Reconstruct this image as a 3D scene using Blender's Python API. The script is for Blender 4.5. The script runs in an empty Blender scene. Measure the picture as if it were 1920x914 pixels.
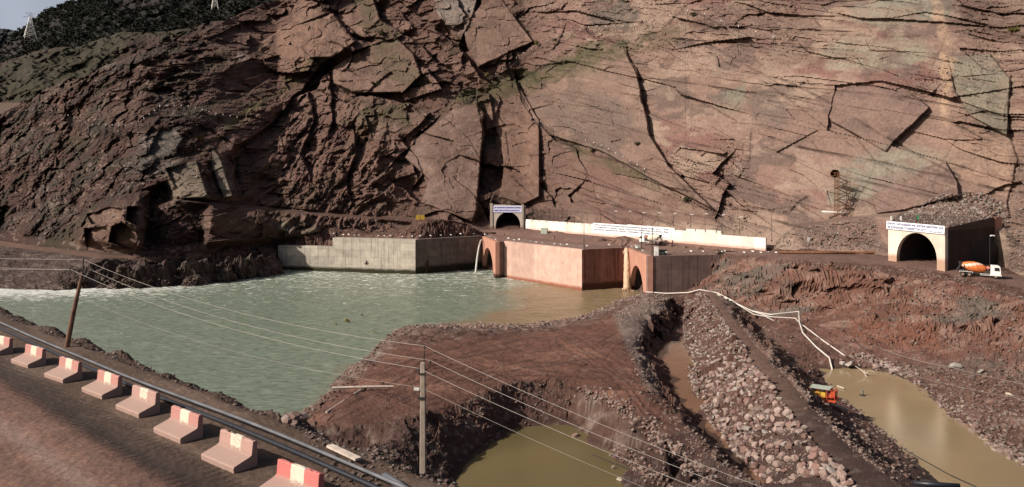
import bpy, bmesh, math, random
import numpy as np
from mathutils import Vector, Matrix
R = math.radians
random.seed(7); rng = np.random.default_rng(7)
S = bpy.context.scene
COL = S.collection

# ---------------------------------------------------------------- camera, sky, sun, exposure
F, HZ, EYE = 1493.33, 340.0, 37.5          # focal length and horizon in the photograph's pixels, eye height above the river
cd = bpy.data.cameras.new('camera'); cam = bpy.data.objects.new('camera', cd); COL.objects.link(cam)
cam.location = (0, 0, EYE); cam.rotation_euler = (R(90), 0, 0)
cd.sensor_width = 36; cd.lens = 28; cd.shift_y = -117/1920; cd.clip_start = 0.5; cd.clip_end = 9000
S.camera = cam
SUN = Vector((-0.93, -0.37, 0)).normalized() * math.cos(R(34)); SUN.z = math.sin(R(34))
w = bpy.data.worlds.new("World"); S.world = w; w.use_nodes = True
nt = w.node_tree; nt.nodes.clear()
sky = nt.nodes.new('ShaderNodeTexSky'); sky.sky_type = 'NISHITA'; sky.sun_disc = False
sky.sun_elevation = R(34); sky.sun_rotation = math.atan2(SUN.x, SUN.y); sky.dust_density = 5.0; sky.air_density = 1.0
bg = nt.nodes.new('ShaderNodeBackground'); bg.inputs[1].default_value = 0.062
wo = nt.nodes.new('ShaderNodeOutputWorld')
gn = nt.nodes.new('ShaderNodeTexCoord'); dp = nt.nodes.new('ShaderNodeVectorMath'); dp.operation = 'DOT_PRODUCT'; dp.inputs[1].default_value = Vector((-.56, .80, .22)).normalized()   # a bright bank of thin cloud over the hills
nt.links.new(gn.outputs['Generated'], dp.inputs[0]); cn = nt.nodes.new('ShaderNodeTexNoise'); cn.inputs['Scale'].default_value = 5; cn.inputs['Detail'].default_value = 6; nt.links.new(gn.outputs['Generated'], cn.inputs[0])
am_ = nt.nodes.new('ShaderNodeMath'); am_.operation = 'MULTIPLY_ADD'; am_.inputs[1].default_value = .12; nt.links.new(cn.outputs[0], am_.inputs[0]); nt.links.new(dp.outputs['Value'], am_.inputs[2])
mr_ = nt.nodes.new('ShaderNodeMapRange'); mr_.inputs[1].default_value = .96; mr_.inputs[2].default_value = 1.05; nt.links.new(am_.outputs[0], mr_.inputs[0])
mk_ = nt.nodes.new('ShaderNodeMix'); mk_.data_type = 'RGBA'; nt.links.new(mr_.outputs[0], mk_.inputs[0]); nt.links.new(sky.outputs[0], mk_.inputs[6]); mk_.inputs[7].default_value = (5.9, 6.4, 7.6, 1)
nt.links.new(mk_.outputs[2], bg.inputs[0]); nt.links.new(bg.outputs[0], wo.inputs[0])
sl = bpy.data.lights.new('sun', 'SUN'); sl.energy = 4.8; sl.angle = R(0.5); sl.color = (1, 0.91, 0.80)
so = bpy.data.objects.new('sun', sl); COL.objects.link(so)
so.rotation_euler = SUN.to_track_quat('Z', 'Y').to_euler()
S.view_settings.view_transform = 'Standard'; S.view_settings.look = 'None'; S.view_settings.gamma = 1
S.view_settings.exposure = 0.2
S.cycles.max_bounces = 5; S.cycles.use_denoising = True

# ---------------------------------------------------------------- helpers
def W(px, py, z):                                   # world point seen at photo pixel, lying at height z
    D = F*(EYE-z)/(py-HZ); return ((px-960)/F*D, D, z)
def WD(px, py, D): return ((px-960)/F*D, D, EYE-(py-HZ)*D/F)
def PX(X, Y): return 960+F*X/Y

def h2(ix, iy, seed):
    h = (ix.astype(np.int64)*374761393 + iy.astype(np.int64)*668265263 + seed*1274126177) & 0xFFFFFFFF
    h = ((h ^ (h >> 13))*1274126177) & 0xFFFFFFFF
    return ((h ^ (h >> 16)) & 0xFFFF)/65535.0
def vnoise(x, y, seed=0):
    ix = np.floor(x); iy = np.floor(y); fx = x-ix; fy = y-iy
    fx = fx*fx*(3-2*fx); fy = fy*fy*(3-2*fy)
    a = h2(ix, iy, seed); b = h2(ix+1, iy, seed); c = h2(ix, iy+1, seed); d = h2(ix+1, iy+1, seed)
    return (a+(b-a)*fx)*(1-fy)+(c+(d-c)*fx)*fy
def fbm(x, y, seed=0, o=5, g=0.5, l=2.03):
    s = 0; a = 1; n = 0
    for k in range(o):
        s = s+a*(vnoise(x, y, seed+k*17)*2-1); n += a; a *= g; x = x*l+13.7; y = y*l-7.1
    return s/n
def ridged(x, y, seed=0, o=5, g=0.5):
    s = 0; a = 1; n = 0
    for k in range(o):
        s = s+a*(1-np.abs(vnoise(x, y, seed+k*17)*2-1)*2); n += a; a *= g; x = x*2.07+3.1; y = y*2.07-9.3
    return s/n
def facets(u, v, seed=0, jit=0.85):
    """Random tilted facets: returns plane value, edge closeness (F2-F1), cell random."""
    iu = np.floor(u); iv = np.floor(v)
    f1 = np.full(u.shape, 9.0); f2 = np.full(u.shape, 9.0); pl = np.zeros(u.shape); rc = np.zeros(u.shape)
    for a in (-1, 0, 1):
        for b in (-1, 0, 1):
            cu = iu+a; cv = iv+b
            su = cu+0.5+(h2(cu, cv, seed)-0.5)*jit; sv = cv+0.5+(h2(cu, cv, seed+1)-0.5)*jit
            d = np.hypot(u-su, v-sv)
            r0 = h2(cu, cv, seed+2); gx = h2(cu, cv, seed+3)-0.5; gy = h2(cu, cv, seed+4)-0.5
            p = (r0-0.5)+gx*(u-su)*1.6+gy*(v-sv)*1.6
            near = d < f1
            f2 = np.where(near, f1, np.minimum(f2, d))
            pl = np.where(near, p, pl); rc = np.where(near, r0, rc); f1 = np.where(near, d, f1)
    return pl, f2-f1, rc
def sstep(a, b, x):
    t = np.clip((x-a)/(b-a), 0, 1); return t*t*(3-2*t)
def polydist(px, py, pts):
    """distance to polyline, signed side (positive = right-hand side looking down the line in y-down coordinates => image right when drawn downwards), param"""
    best = np.full(px.shape, 1e9); side = np.zeros(px.shape); par = np.zeros(px.shape); L = 0; tot = 0
    for (x0, y0), (x1, y1) in zip(pts[:-1], pts[1:]): tot += math.hypot(x1-x0, y1-y0)
    for (x0, y0), (x1, y1) in zip(pts[:-1], pts[1:]):
        dx, dy = x1-x0, y1-y0; l2 = dx*dx+dy*dy; l = math.sqrt(l2)
        t = np.clip(((px-x0)*dx+(py-y0)*dy)/l2, 0, 1)
        d = np.hypot(px-x0-t*dx, py-y0-t*dy)
        s = -(dx*(py-y0)-dy*(px-x0))
        m = d < best
        best = np.where(m, d, best); side = np.where(m, np.sign(s), side); par = np.where(m, (L+t*l)/tot, par); L += l
    return best, side, par
def inpoly(px, py, pts):
    c = np.zeros(px.shape, bool); n = len(pts)
    for i in range(n):
        x0, y0 = pts[i]; x1, y1 = pts[(i+1) % n]
        if y0 == y1: continue
        m = ((y0 > py) != (y1 > py)) & (px < (x1-x0)*(py-y0)/(y1-y0)+x0); c ^= m
    return c
def polymask(px, py, pts, soft):
    d, _, _ = polydist(px, py, list(pts)+[pts[0]])
    return sstep(-soft, soft, np.where(inpoly(px, py, pts), d, -d))

def grid_mesh(name, X, Y, Z, cols, mat, kind='structure', keep=None):
    nr, nc = X.shape
    me = bpy.data.meshes.new(name)
    co = np.stack([X, Y, Z], -1).reshape(-1, 3).astype(np.float32)
    i = np.arange(nr*nc).reshape(nr, nc)
    q = np.stack([i[:-1, :-1], i[:-1, 1:], i[1:, 1:], i[1:, :-1]], -1).reshape(-1, 4)
    if keep is not None: q = q[keep.reshape(-1)]
    me.vertices.add(len(co)); me.vertices.foreach_set('co', co.ravel())
    me.loops.add(len(q)*4); me.loops.foreach_set('vertex_index', q.ravel().astype(np.int32))
    me.polygons.add(len(q)); me.polygons.foreach_set('loop_start', np.arange(0, len(q)*4, 4, dtype=np.int32))
    me.update(); me.validate()
    if cols is not None:
        at = me.color_attributes.new('Col', 'FLOAT_COLOR', 'POINT')
        c4 = np.ones((nr*nc, 4), np.float32); c4[:, :cols.shape[-1]] = cols.reshape(-1, cols.shape[-1])
        at.data.foreach_set('color', c4.ravel())
    me.materials.append(mat)
    if cols is not None: me.shade_flat()
    o = bpy.data.objects.new(name, me); COL.objects.link(o); o['kind'] = kind
    return o

class N:                                            # small node-tree writer
    def __init__(s, name):
        s.m = bpy.data.materials.new(name); s.m.use_nodes = True; s.t = s.m.node_tree
        s.b = s.t.nodes['Principled BSDF']
    def n(s, typ, **kw):
        x = s.t.nodes.new(typ)
        for k, v in kw.items():
            if k.startswith('i_'):
                x.inputs[int(k[2:])].default_value = v
            else: setattr(x, k, v)
        return x
    def l(s, a, b): s.t.links.new(a, b)
def rock_mat(name, fine=1.4, bump=0.5, var=0.35, rough=0.9, attr=True, col=(.2, .2, .2), dist=0.15, sp=0.25):
    k = N(name); tc = k.n('ShaderNodeTexCoord')
    if attr: src = k.n('ShaderNodeAttribute', attribute_name='Col').outputs['Color']
    else: r = k.n('ShaderNodeRGB'); r.outputs[0].default_value = (*col, 1); src = r.outputs[0]
    n1 = k.n('ShaderNodeTexNoise'); n1.inputs['Scale'].default_value = fine; n1.inputs['Detail'].default_value = 9; n1.inputs['Roughness'].default_value = 0.72
    n2 = k.n('ShaderNodeTexVoronoi'); n2.inputs['Scale'].default_value = fine*1.6
    k.l(tc.outputs['Object'], n1.inputs['Vector']); k.l(tc.outputs['Object'], n2.inputs['Vector'])
    mr = k.n('ShaderNodeMapRange'); mr.inputs[1].default_value = 0.3; mr.inputs[2].default_value = 0.7; mr.inputs[3].default_value = 1-var; mr.inputs[4].default_value = 1+var
    k.l(n1.outputs[0], mr.inputs[0])
    mx = k.n('ShaderNodeVectorMath', operation='SCALE'); k.l(src, mx.inputs[0]); k.l(mr.outputs[0], mx.inputs['Scale'])
    k.l(mx.outputs[0], k.b.inputs['Base Color'])
    ad = k.n('ShaderNodeMath', operation='ADD'); k.l(n1.outputs[0], ad.inputs[0])
    mu = k.n('ShaderNodeMath', operation='MULTIPLY', i_1=0.35); k.l(n2.outputs['Distance'], mu.inputs[0]); k.l(mu.outputs[0], ad.inputs[1])
    bp = k.n('ShaderNodeBump'); bp.inputs['Strength'].default_value = bump; bp.inputs['Distance'].default_value = dist
    if attr:
        an = k.n('ShaderNodeAttribute', attribute_name='Col'); am = k.n('ShaderNodeMath', operation='MULTIPLY', i_1=bump); k.l(an.outputs['Alpha'], am.inputs[0]); k.l(am.outputs[0], bp.inputs['Strength'])
    k.l(ad.outputs[0], bp.inputs['Height']); k.l(bp.outputs[0], k.b.inputs['Normal'])
    k.b.inputs['Roughness'].default_value = rough; k.b.inputs['Specular IOR Level'].default_value = sp
    return k.m

def mixc(c, col, m): return c*(1-m[..., None])+np.array(col)*m[..., None]

# ---------------------------------------------------------------- the mountain face across the river
def col_interp(px, xs, ys): return np.interp(px, xs, ys)
MX  = [-700,   0, 100, 200, 270, 330, 400, 520, 640, 750, 820, 900, 985, 1100, 1221, 1327, 1438, 1500, 1600, 1655, 1700, 1775, 1850, 1880, 1910, 2000, 2600]
TPY = [ 430, 448, 460, 471, 474, 473, 470, 461, 445, 440, 432, 427, 425,  428,  432,  438,  462,  470,  475,  470,  470,  470,  470,  500,  515,  530,  600]
TD  = [ 380, 362, 330, 308, 303, 306, 315, 345, 346, 346, 350, 357, 357,  319,  291,  269,  249,  237,  224,  215,  212,  210,  211,  202,  193,  178,  150]
# bench front and back
BPY = [ 385, 402, 405, 405, 395, 376, 382, 393, 405, 413, 419, 414, 400,  395,  395,  410,  432,  424,  410,  406,  414,  420,  416,  440,  470,  500,  560]
BD  = [ 405, 385, 350, 320, 312, 314, 322, 350, 352, 352, 354, 360, 361,  326,  299,  275,  256,  246,  231,  222,  214,  212,  212,  205,  197,  181,  153]
B2Y = [ 383, 400, 403, 403, 393, 373.5, 379, 391, 403, 411, 417, 411, 396, 391, 390,  406,  425,  420,  406.5, 401, 396, 372, 378, 420, 455, 490, 550]
B2D = [ 407, 387, 352, 322, 314, 322, 331, 358, 360, 358, 357, 362, 363,  328,  302,  278,  261,  253,  240,  233,  229,  224,  218,  212,  204,  190,  160]
TT  = [0.75, .78, .80, .82, .85, .85, .90, 1.0, 1.15, 1.2, 1.25, 1.3, 1.3,  1.3,  1.4,  1.45, 1.5,  1.5,  1.55, 1.6,  1.6,  1.6,  1.6,  1.6,  1.6,  1.6,  1.6]
TOPX = [-700, -200, 0, 40, 60, 110, 150, 210, 300, 380, 440, 520, 590, 660, 2600]
TOPY = [ 330,  250, 212, 196, 188, 158, 143, 118, 86, 62, 30, 4, -30, -160, -160]
def tri(px, py):
    """base distance of the mountain face"""
    tp, td, bp, bd, b2, b2d, t = [col_interp(px, MX, a) for a in (TPY, TD, BPY, BD, B2Y, B2D, TT)]
    z0 = EYE-(b2-HZ)*b2d/F
    s = (HZ-py)/F
    up = (EYE-z0+t*b2d)/np.maximum(t-s, .2)
    lin = lambda y, ya, da, yb, db: 1/(1/da+(1/db-1/da)*(y-ya)/(yb-ya))
    d = np.where(py < b2, up, 0)
    d = np.where((py >= b2) & (py < bp), lin(py, b2, b2d, bp, bd), d)
    d = np.where((py >= bp) & (py < tp), lin(py, bp, bd, tp, td), d)
    d = np.where(py >= tp, td-(py-tp)*0.05, d)
    return d
step = 1.55
pxs = np.arange(-520, 2460, step); vs = np.linspace(0, 1, 400)
top = np.interp(pxs, TOPX, TOPY)
top = top+fbm(pxs/40, pxs*0+3, 5, 4)*9*np.clip((640-pxs)/200, 0, 1)
bot = np.interp(pxs, MX, TPY)+30
PXg = np.repeat(pxs[None, :], len(vs), 0)
PYg = top[None, :]+(bot-top)[None, :]*vs[:, None]
D0 = tri(PXg, PYg)
# smooth the table's creases across columns
ker = np.hanning(17); ker /= ker.sum()
D0p = np.pad(D0, ((0, 0), (8, 8)), 'edge'); D0 = sum(D0p[:, i:i+D0.shape[1]]*ker[i] for i in range(17))
A = (PXg-960)/F*D0; Zb = EYE-(PYg-HZ)*D0/F; B = Zb*1.25
disp = np.zeros_like(D0); 
zl = sstep(470, 330, PXg+ (PYg-300)*0.0)                     # left rubble slopes
zr = sstep(980, 1120, PXg-(PYg-250)*0.15)                    # big slab, right
zm = np.clip(1-zl-zr, 0, 1)
wob = fbm(A/30, B/30, 3, 4)
wob2 = fbm(A/9, B/9, 33, 4)
# left: streaks running from upper right to lower left
th = R(38); u = A*math.cos(th)+B*math.sin(th); v = -A*math.sin(th)+B*math.cos(th)
st = ridged(u/60, v/11+wob*0.6, 11, 5, .55)
disp -= zl*(st*2.6+fbm(A/26, B/20, 15, 5)*9+fbm(A/4, B/4, 14, 4)*2.0)
lp, le, lr = facets(A/7+wob2*.5, B/6, 222)
lp2, _, _ = facets(A/2.2+wob2, B/1.8, 223)
disp -= zl*(lp*3.0+lp2*1.1)
# middle: steep ribs and blocks
th = R(68); um = A*math.cos(th)+B*math.sin(th); vm = -A*math.sin(th)+B*math.cos(th)
rib = ridged(um/70, vm/13+wob*0.5, 21, 5, .5)
ribw = sstep(760, 700, PXg)*sstep(170, 250, PYg)*sstep(420, 520, PXg)
p1, e1, r1 = facets(A/26+wob*.35, B/20+wob*.3, 41); p2, e2, r2 = facets(A/9+wob2*.4, B/7+wob2*.3, 51); p3, e3, r3 = facets(A/3+wob2, B/2.4+wob2, 61)
disp -= zm*(1-ribw*.75)*(p1*9.0+p2*3.0+p3*0.9)
disp -= ribw*(ridged(um/55+wob*.8, vm/12+wob*1.3, 21, 5, .5)*7.0+ridged(um/20, vm/5+wob2*.6, 25, 3)*2.0+p2*1.2+p3*1.4)
# right slab: bedding cracks falling to the right, broad planar facets
th = R(-31); us = A*math.cos(th)+B*math.sin(th); vs_ = -A*math.sin(th)+B*math.cos(th)
q1, g1, s1 = facets(us/44+wob*.10, vs_/19+wob*.08, 71, .8); q2, g2, s2 = facets(us/19+wob*.12, vs_/5.2+wob*.1, 81, .9); q3, g3, s3 = facets(us/4.2+wob2*.3, vs_/1.7+wob2*.2, 91)
q4, g4, s4 = facets(us/1.5+wob2*.3, vs_/.8+wob2*.2, 92)
rough_r = np.clip(sstep(.08, .45, fbm(A/35, B/28, 95, 3))+0.75*sstep(1760, 1860, PXg)*sstep(400, 250, PYg)+.8*sstep(1500, 1440, PXg-(PYg)*1.6)*sstep(150, 90, PYg)+.8*sstep(1780, 1840, PXg)*sstep(110, 70, PYg), 0, 1)
disp -= zr*(q1*6.5+q2*(1.0+1.9*rough_r)+q3*(0.05+1.1*rough_r)+q4*.5*rough_r+fbm(A/14, B/11, 97, 3)*.5+fbm(A/3, B/2.4, 98, 4)*(.08+.45*rough_r))
def joints(uu, vv, sp, seed, gate, wid, wv=.12):
    """family of parallel joints: broken lines at uneven spacing"""
    t_ = vv/sp+wob*wv+.25*fbm(uu/70, vv/300, seed+5, 2); k_ = np.floor(t_); best_ = np.zeros_like(t_)
    for o_ in (-1, 0, 1):
        c_ = k_+o_+.5+(h2(k_+o_, k_*0, seed)-.5)*.8; dd_ = np.abs(t_-c_)*sp; on = sstep(gate, gate+.12, vnoise(uu/26+h2(k_+o_, k_*0, seed+1)*90, c_, seed+2))
        best_ = np.maximum(best_, on*np.exp(-(dd_/wid)**2)*(.4+.8*vnoise(uu/2.5, c_, seed+3)))
    return best_
thb = R(-24); ub = A*math.cos(thb)+B*math.sin(thb); vb = -A*math.sin(thb)+B*math.cos(thb); thc = R(62); uc = A*math.cos(thc)+B*math.sin(thc); vc = -A*math.sin(thc)+B*math.cos(thc); thd = R(22); ud = A*math.cos(thd)+B*math.sin(thd); vd = -A*math.sin(thd)+B*math.cos(thd)
j1 = joints(ub, vb, 13, 711, .34, .38); j2 = joints(us, vs_, 7, 721, .52, .25); j3 = joints(uc, vc, 16, 731, .55, .3); j4 = joints(ud, vd, 9, 741, .6, .25)
crack = zr*(np.maximum.reduce([j1, j2*.8, j3*.35])*1.0+(1-sstep(0, .03, g2))*.5*rough_r)
disp += crack
rub = np.zeros_like(disp)
for pts in [[(1440, 470), (1480, 425), (1640, 404), (1665, 470), (1500, 478)], [(1690, 398), (1720, 385), (1760, 366), (1840, 362), (1890, 385), (1890, 420)], [(1885, 430), (1905, 390), (2100, 380), (2100, 560), (1890, 540)]]: rub = np.maximum(rub, polymask(PXg+wob2*5, PYg+wob*4, pts, 6))
ra, _, _ = facets(A/1.6, B/1.1, 231); rb, _, _ = facets(A/.7, B/.55, 232)
disp = disp*(1-rub*.6)-rub*(ra*1.2+rb*.5+fbm(A/9, B/5, 233, 3)*2.5)
disp -= wob*3*(zm+zr*.6)+zl*wob*6
# traced steps: right-hand side of the line drops back by depth (m) and recovers over `fall` px
STEPS = [
 ([(318, 335), (285, 352), (274, 400), (264, 470)], 6, 120, 1.0),
 ([(640, 90), (600, 120), (560, 170), (500, 240), (440, 272), (436, 330), (440, 372)], 9, 70, 1.5),
 ([(606, 110), (622, 180), (620, 227), (606, 260)], 6, 35, 1.5),
 ([(385, 300), (395, 330), (415, 376)], 5, 26, 1), ([(425, 290), (440, 330), (455, 375)], 5, 22, 1),
 ([(575, 165), (590, 220), (560, 290), (585, 340)], 7, 45, 2),
 ([(655, 225), (665, 290), (645, 340), (660, 390)], 6, 40, 2),
 ([(700, 0), (717, 42), (780, 79), (822, 127), (865, 140)], 9, 34, 1.5),
 ([(812, 53), (840, 75), (865, 95), (868, 125)], 6, 30, 1.5),
 ([(745, 250), (780, 300), (790, 330), (770, 360)], 5, 30, 1.5),
 ([(891, 197), (905, 215), (907, 250), (900, 300), (897, 370)], 9, 26, 1.2),
 ([(960, 130), (975, 180), (1000, 225), (1045, 265), (1100, 290)], 7, 30, 1.2),
 ([(1165, 76), (1190, 133), (1203, 186), (1219, 255), (1256, 313), (1340, 395)], 3.4, 30, 1.0),
 ([(840, 330), (890, 370), (925, 430)], 6, 30, 1.3),
 ([(1010, 345), (1035, 372), (1040, 395)], 4, 20, 1),
 ([(1895, 120), (1880, 230), (1905, 300), (1885, 380), (1890, 430)], 2.5, 50, 3),
 ([(620, 20), (650, 70), (700, 90)], 5, 30, 1.5), ([(560, 90), (600, 130), (610, 150)], 4, 40, 2),
]
for pts, dep, fall, w_ in STEPS:
    d, sd, pr = polydist(PXg+wob2*7, PYg+wob*5, pts)
    end = sstep(0, .12, pr)*sstep(1, .88, pr)
    s = d*sd
    disp += dep*end*np.where(s > 0, sstep(0, w_*2, s)*np.exp(-s/fall*1.6), 0)
# traced bulges: (polygon, metres towards the camera, soft px)
for pts, dep, soft in [
 ([(150, 410), (200, 385), (262, 370), (275, 400), (262, 475), (150, 475)], 13, 12),
 ([(800, 260), (870, 195), (905, 215), (930, 400), (840, 400), (780, 330)], 5, 18),
 ([(380, 395), (470, 400), (620, 420), (600, 450), (390, 465)], 5, 14),
 ([(310, 310), (440, 265), (480, 370), (330, 375)], 6, 14)]:
    disp -= dep*polymask(PXg+wob*8, PYg, pts, soft)
disp += 8*polymask(PXg+wob*10+wob2*5, PYg+wob*7, [(266, 385), (300, 345), (330, 352), (392, 384), (380, 466), (264, 474)], 9)
# traced blocks: planar faces set forward or back, with their own tilt, roughness and colour
BLK = [
 ([(490, 79), (585, 18), (627, 26), (670, 79), (622, 108), (527, 108)], 4, (-.03, .02), .35, (.19, .118, .090)),
 ([(627, 30), (700, -5), (714, 37), (680, 68)], 2, (-.05, 0), .4, (.17, .105, .082)),
 ([(622, 126), (733, 63), (775, 100), (790, 142), (754, 174), (664, 174), (627, 158)], 4, (-.03, .03), .4, (.18, .115, .090)),
 ([(780, 258), (865, 198), (896, 198), (905, 242), (896, 385), (885, 415), (791, 380), (806, 337), (759, 295)], 5, (-.03, -.01), .22, (.185, .122, .100)),
 ([(917, 172), (968, 150), (1010, 225), (1012, 369), (980, 385), (938, 369), (944, 295), (928, 232)], 3, (-.03, .01), .35, (.165, .098, .075)),
 ([(812, -5), (896, -5), (886, 32), (849, 53), (822, 32)], 2, (-.03, 0), .5, (.22, .185, .165)),
 ([(868, 32), (938, -5), (1002, 79), (896, 126), (872, 79)], 3, (-.02, .02), .3, (.175, .112, .088)),
 ([(685, 218), (760, 211), (808, 213), (754, 264), (700, 262)], 2, (-.04, 0), .6, (.14, .088, .07)),
 ([(298, 245), (322, 240), (343, 258), (316, 295), (274, 290)], 3, (-.04, .03), .3, (.165, .145, .125)),
 ([(311, 316), (369, 303), (390, 369), (340, 374)], 5, (-.06, 0), .4, (.22, .18, .14)), ([(398, 280), (411, 292), (437, 369), (419, 371), (395, 305)], 5, (-.08, 0), .4, (.20, .17, .135)),
 ([(163, 403), (205, 388), (232, 392), (222, 418), (172, 420)], 2, (-.06, .02), .4, (.20, .125, .098)), ([(240, 388), (268, 388), (270, 430), (236, 412)], 2, (-.06, .02), .4, (.19, .12, .095)), ([(228, 416), (268, 438), (252, 470), (205, 455), (210, 425)], 2, (-.05, .02), .4, (.20, .125, .098)), ([(158, 428), (200, 425), (208, 462), (165, 470)], 3, (-.05, .02), .4, (.19, .118, .09)),
 ([(980, 150), (1050, 118), (1120, 90), (1166, 82), (1190, 133), (1203, 186), (1219, 255), (1256, 313), (1340, 395), (1219, 335), (1128, 284), (1017, 250), (976, 185)], 2.5, (-.012, 0), .55, (.175, .115, .092)),
 ([(1636, 372), (1713, 319), (1771, 303), (1793, 340), (1798, 367), (1697, 393), (1644, 401)], 2.6, (-.02, 0), .4, (.150, .098, .084)),
 ([(1777, 106), (1856, 101), (1894, 149), (1888, 255), (1819, 218), (1793, 175)], 1.5, (-.02, 0), .5, (.185, .160, .125)),
 ([(1530, 185), (1600, 160), (1700, 170), (1740, 200), (1660, 285), (1560, 230)], 1.2, (-.012, 0), .45, (.160, .106, .090)),
]
BCOL = []
for pts, dep, tl, rg, col in BLK:
    m_ = polymask(PXg+wob2*2.5+wob*3, PYg+wob2*2.5, pts, 1.6); cx_ = sum(p[0] for p in pts)/len(pts); cy_ = sum(p[1] for p in pts)/len(pts); kt = 2.2 if cx_ < 460 else (1.6 if cx_ < 1050 else .9)
    disp = disp*(1-m_*(1-rg))-m_*(dep+kt*abs(tl[0])*(PXg-cx_)+tl[1]*(PYg-cy_)); BCOL.append((m_, col))
# long cracks and one overhang's shadow traced on the slab: (polyline, depth, half width px)
CR = [([(1280, 55), (1350, 95), (1420, 135), (1480, 155), (1560, 195), (1640, 245), (1720, 290), (1800, 330)], 1.8, 3.0),
      ([(1270, 170), (1340, 205), (1420, 250), (1500, 275), (1600, 300), (1660, 310)], 1.2, 2.2),
      ([(1285, 75), (1370, 120), (1450, 165), (1530, 225), (1600, 275)], 1.1, 2.2), ([(1262, 330), (1330, 400), (1372, 412)], 1.6, 3),
      ([(1440, 190), (1520, 205), (1600, 250), (1640, 300), (1700, 340)], 1, 2), ([(1700, 320), (1760, 345), (1800, 355)], 1, 2.5),
      ([(1350, 370), (1375, 350), (1405, 300), (1410, 250)], 1.5, 3), ([(1370, 385), (1440, 395), (1480, 400), (1500, 378), (1515, 370)], 2.6, 4), ([(1280, 230), (1395, 270), (1390, 300)], 1, 2),
      ([(1040, 30), (1100, 60), (1160, 85), (1240, 60), (1290, 10)], 1.5, 3), ([(940, 100), (1030, 170), (1140, 70), (1230, 65)], 1.5, 4),
      ([(760, 170), (800, 230), (930, 170), (1000, 140), (1080, 90)], 2.0, 5), ([(1280, 40), (1400, 55), (1530, 30)], 1, 2.5), ([(1300, 20), (1420, 90), (1540, 110)], 1, 2.5),
      ([(1478, 163), (1495, 164), (1518, 152)], 4, 4), ([(1800, 10), (1850, 30), (1920, 20)], 2, 3), ([(1790, 60), (1860, 55), (1930, 75)], 2, 3), ([(1700, 20), (1780, 45), (1850, 50)], 1.2, 2.5),  # first entry is an overhang's shadow, cut in and darkened in colour
      ([(1810, 170), (1880, 205), (1900, 215)], .8, 2), ([(1580, 65), (1650, 70), (1760, 70)], 1.2, 2), ([(1560, 40), (1700, 50)], .7, 2), ([(1300, 350), (1420, 350), (1560, 390)], 1, 2.5),
      ([(640, 90), (700, 120), (770, 115), (790, 130)], 2, 3), ([(660, 130), (700, 140), (760, 110)], 1.5, 3), ([(820, 210), (880, 260), (920, 330)], 1.2, 2.5), ([(950, 250), (960, 330), (1000, 370)], 1.5, 3), ([(760, 290), (830, 300), (890, 275), (930, 280)], .8, 2)]
crk = np.zeros_like(disp)
for pts, dep, w_ in CR:
    d, sd, pr = polydist(PXg+wob2*2.5, PYg+wob2*2+wob*2, pts)
    k_ = np.exp(-(d/(w_*.62))**2)*sstep(.18, .45, vnoise(pr*18, pr*0+dep, 3))*(.5+.5*vnoise(pr*60, pr*0, 4)); disp += dep*.48*k_; crk = np.maximum(crk, k_*.75)
edge = sstep(0, .05, vs)[:, None]*0+1
nearb = sstep(7, 0, np.abs(PYg-np.interp(PXg, MX, BPY)))*sstep(335, 380, PXg)*sstep(860, 800, PXg)   # keep the bench path even
toe = sstep(3, 20, np.interp(PXg, MX, TPY)-PYg)
pm = polymask(PXg, PYg, [(1640, 500), (1640, 412), (1680, 404), (1875, 404), (1895, 500)], 6)
disp = disp*(0.12+.88*toe)*(1-.85*nearb)*(1-pm)
Dm = D0+disp*D0/330
# adit hole in the slab is a dark recess; terraces
ad, _, _ = facets(PXg, PYg, 1); 
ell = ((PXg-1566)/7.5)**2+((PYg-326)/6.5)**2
Dm = Dm+9*sstep(1.2, .8, ell)
Dm = Dm+26*inpoly(PXg, PYg, [(921, 396), (981, 396), (981, 470), (921, 470)])+24*inpoly(PXg, PYg, [(1668, 432), (1771, 432), (1771, 530), (1668, 530)])
# --- albedo
g = np.ones(D0.shape+(3,))
C = mixc(g*0, (.075, .042, .034), np.ones_like(D0))
n1 = fbm(A/22, B/22, 301, 5); n2 = fbm(A/5, B/5, 311, 5); n3 = fbm(A/1.6, B/1.6, 321, 3); n4 = fbm(us/40, vs_/8, 331, 4)
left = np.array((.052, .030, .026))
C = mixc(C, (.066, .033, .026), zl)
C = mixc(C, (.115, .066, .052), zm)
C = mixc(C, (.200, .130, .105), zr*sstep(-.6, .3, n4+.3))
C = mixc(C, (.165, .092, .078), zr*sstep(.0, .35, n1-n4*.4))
C = mixc(C, (.235, .165, .13), zr*sstep(.1, .22, fbm(A/14, B/14, 341, 6)))
C = mixc(C, (.115, .080, .068), zr*sstep(.16, .24, fbm(A/9+n1, B/8, 345, 6, .6))*.75)
C = mixc(C, (.26, .19, .15), zr*sstep(.2, .27, fbm(A/5, B/5, 347, 5, .6))*.5)
C = mixc(C, (.15, .090, .072), zm*sstep(.0, .2, p1*.6+n1*.3))
C = mixc(C, (.070, .040, .033), zm*sstep(.1, .35, -p2*.4+n2*.6)*.7)
C = mixc(C, (.095, .048, .036), ribw*sstep(-.3, .5, n1)*.8)
C = mixc(C, (.050, .042, .037), zl*sstep(.05, .3, fbm(u/35, v/6, 351, 4))*.6)
C = mixc(C, (.105, .056, .043), zl*sstep(.05, .35, n1)*.7)
scrub = (zl+zm*.6)*sstep(.12, .4, fbm(u/20, v/7, 361, 5)+.1*n3)
C = mixc(C, (.040, .040, .022), scrub*.55)
for m_, col in BCOL: C = mixc(C, col, m_*(.45+.4*sstep(-.25, .25, n2+n1))); C = mixc(C, tuple(x*.6 for x in col), m_*sstep(.12, .2, fbm(A/7, B/7, 349, 5, .6))*.6)
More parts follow.
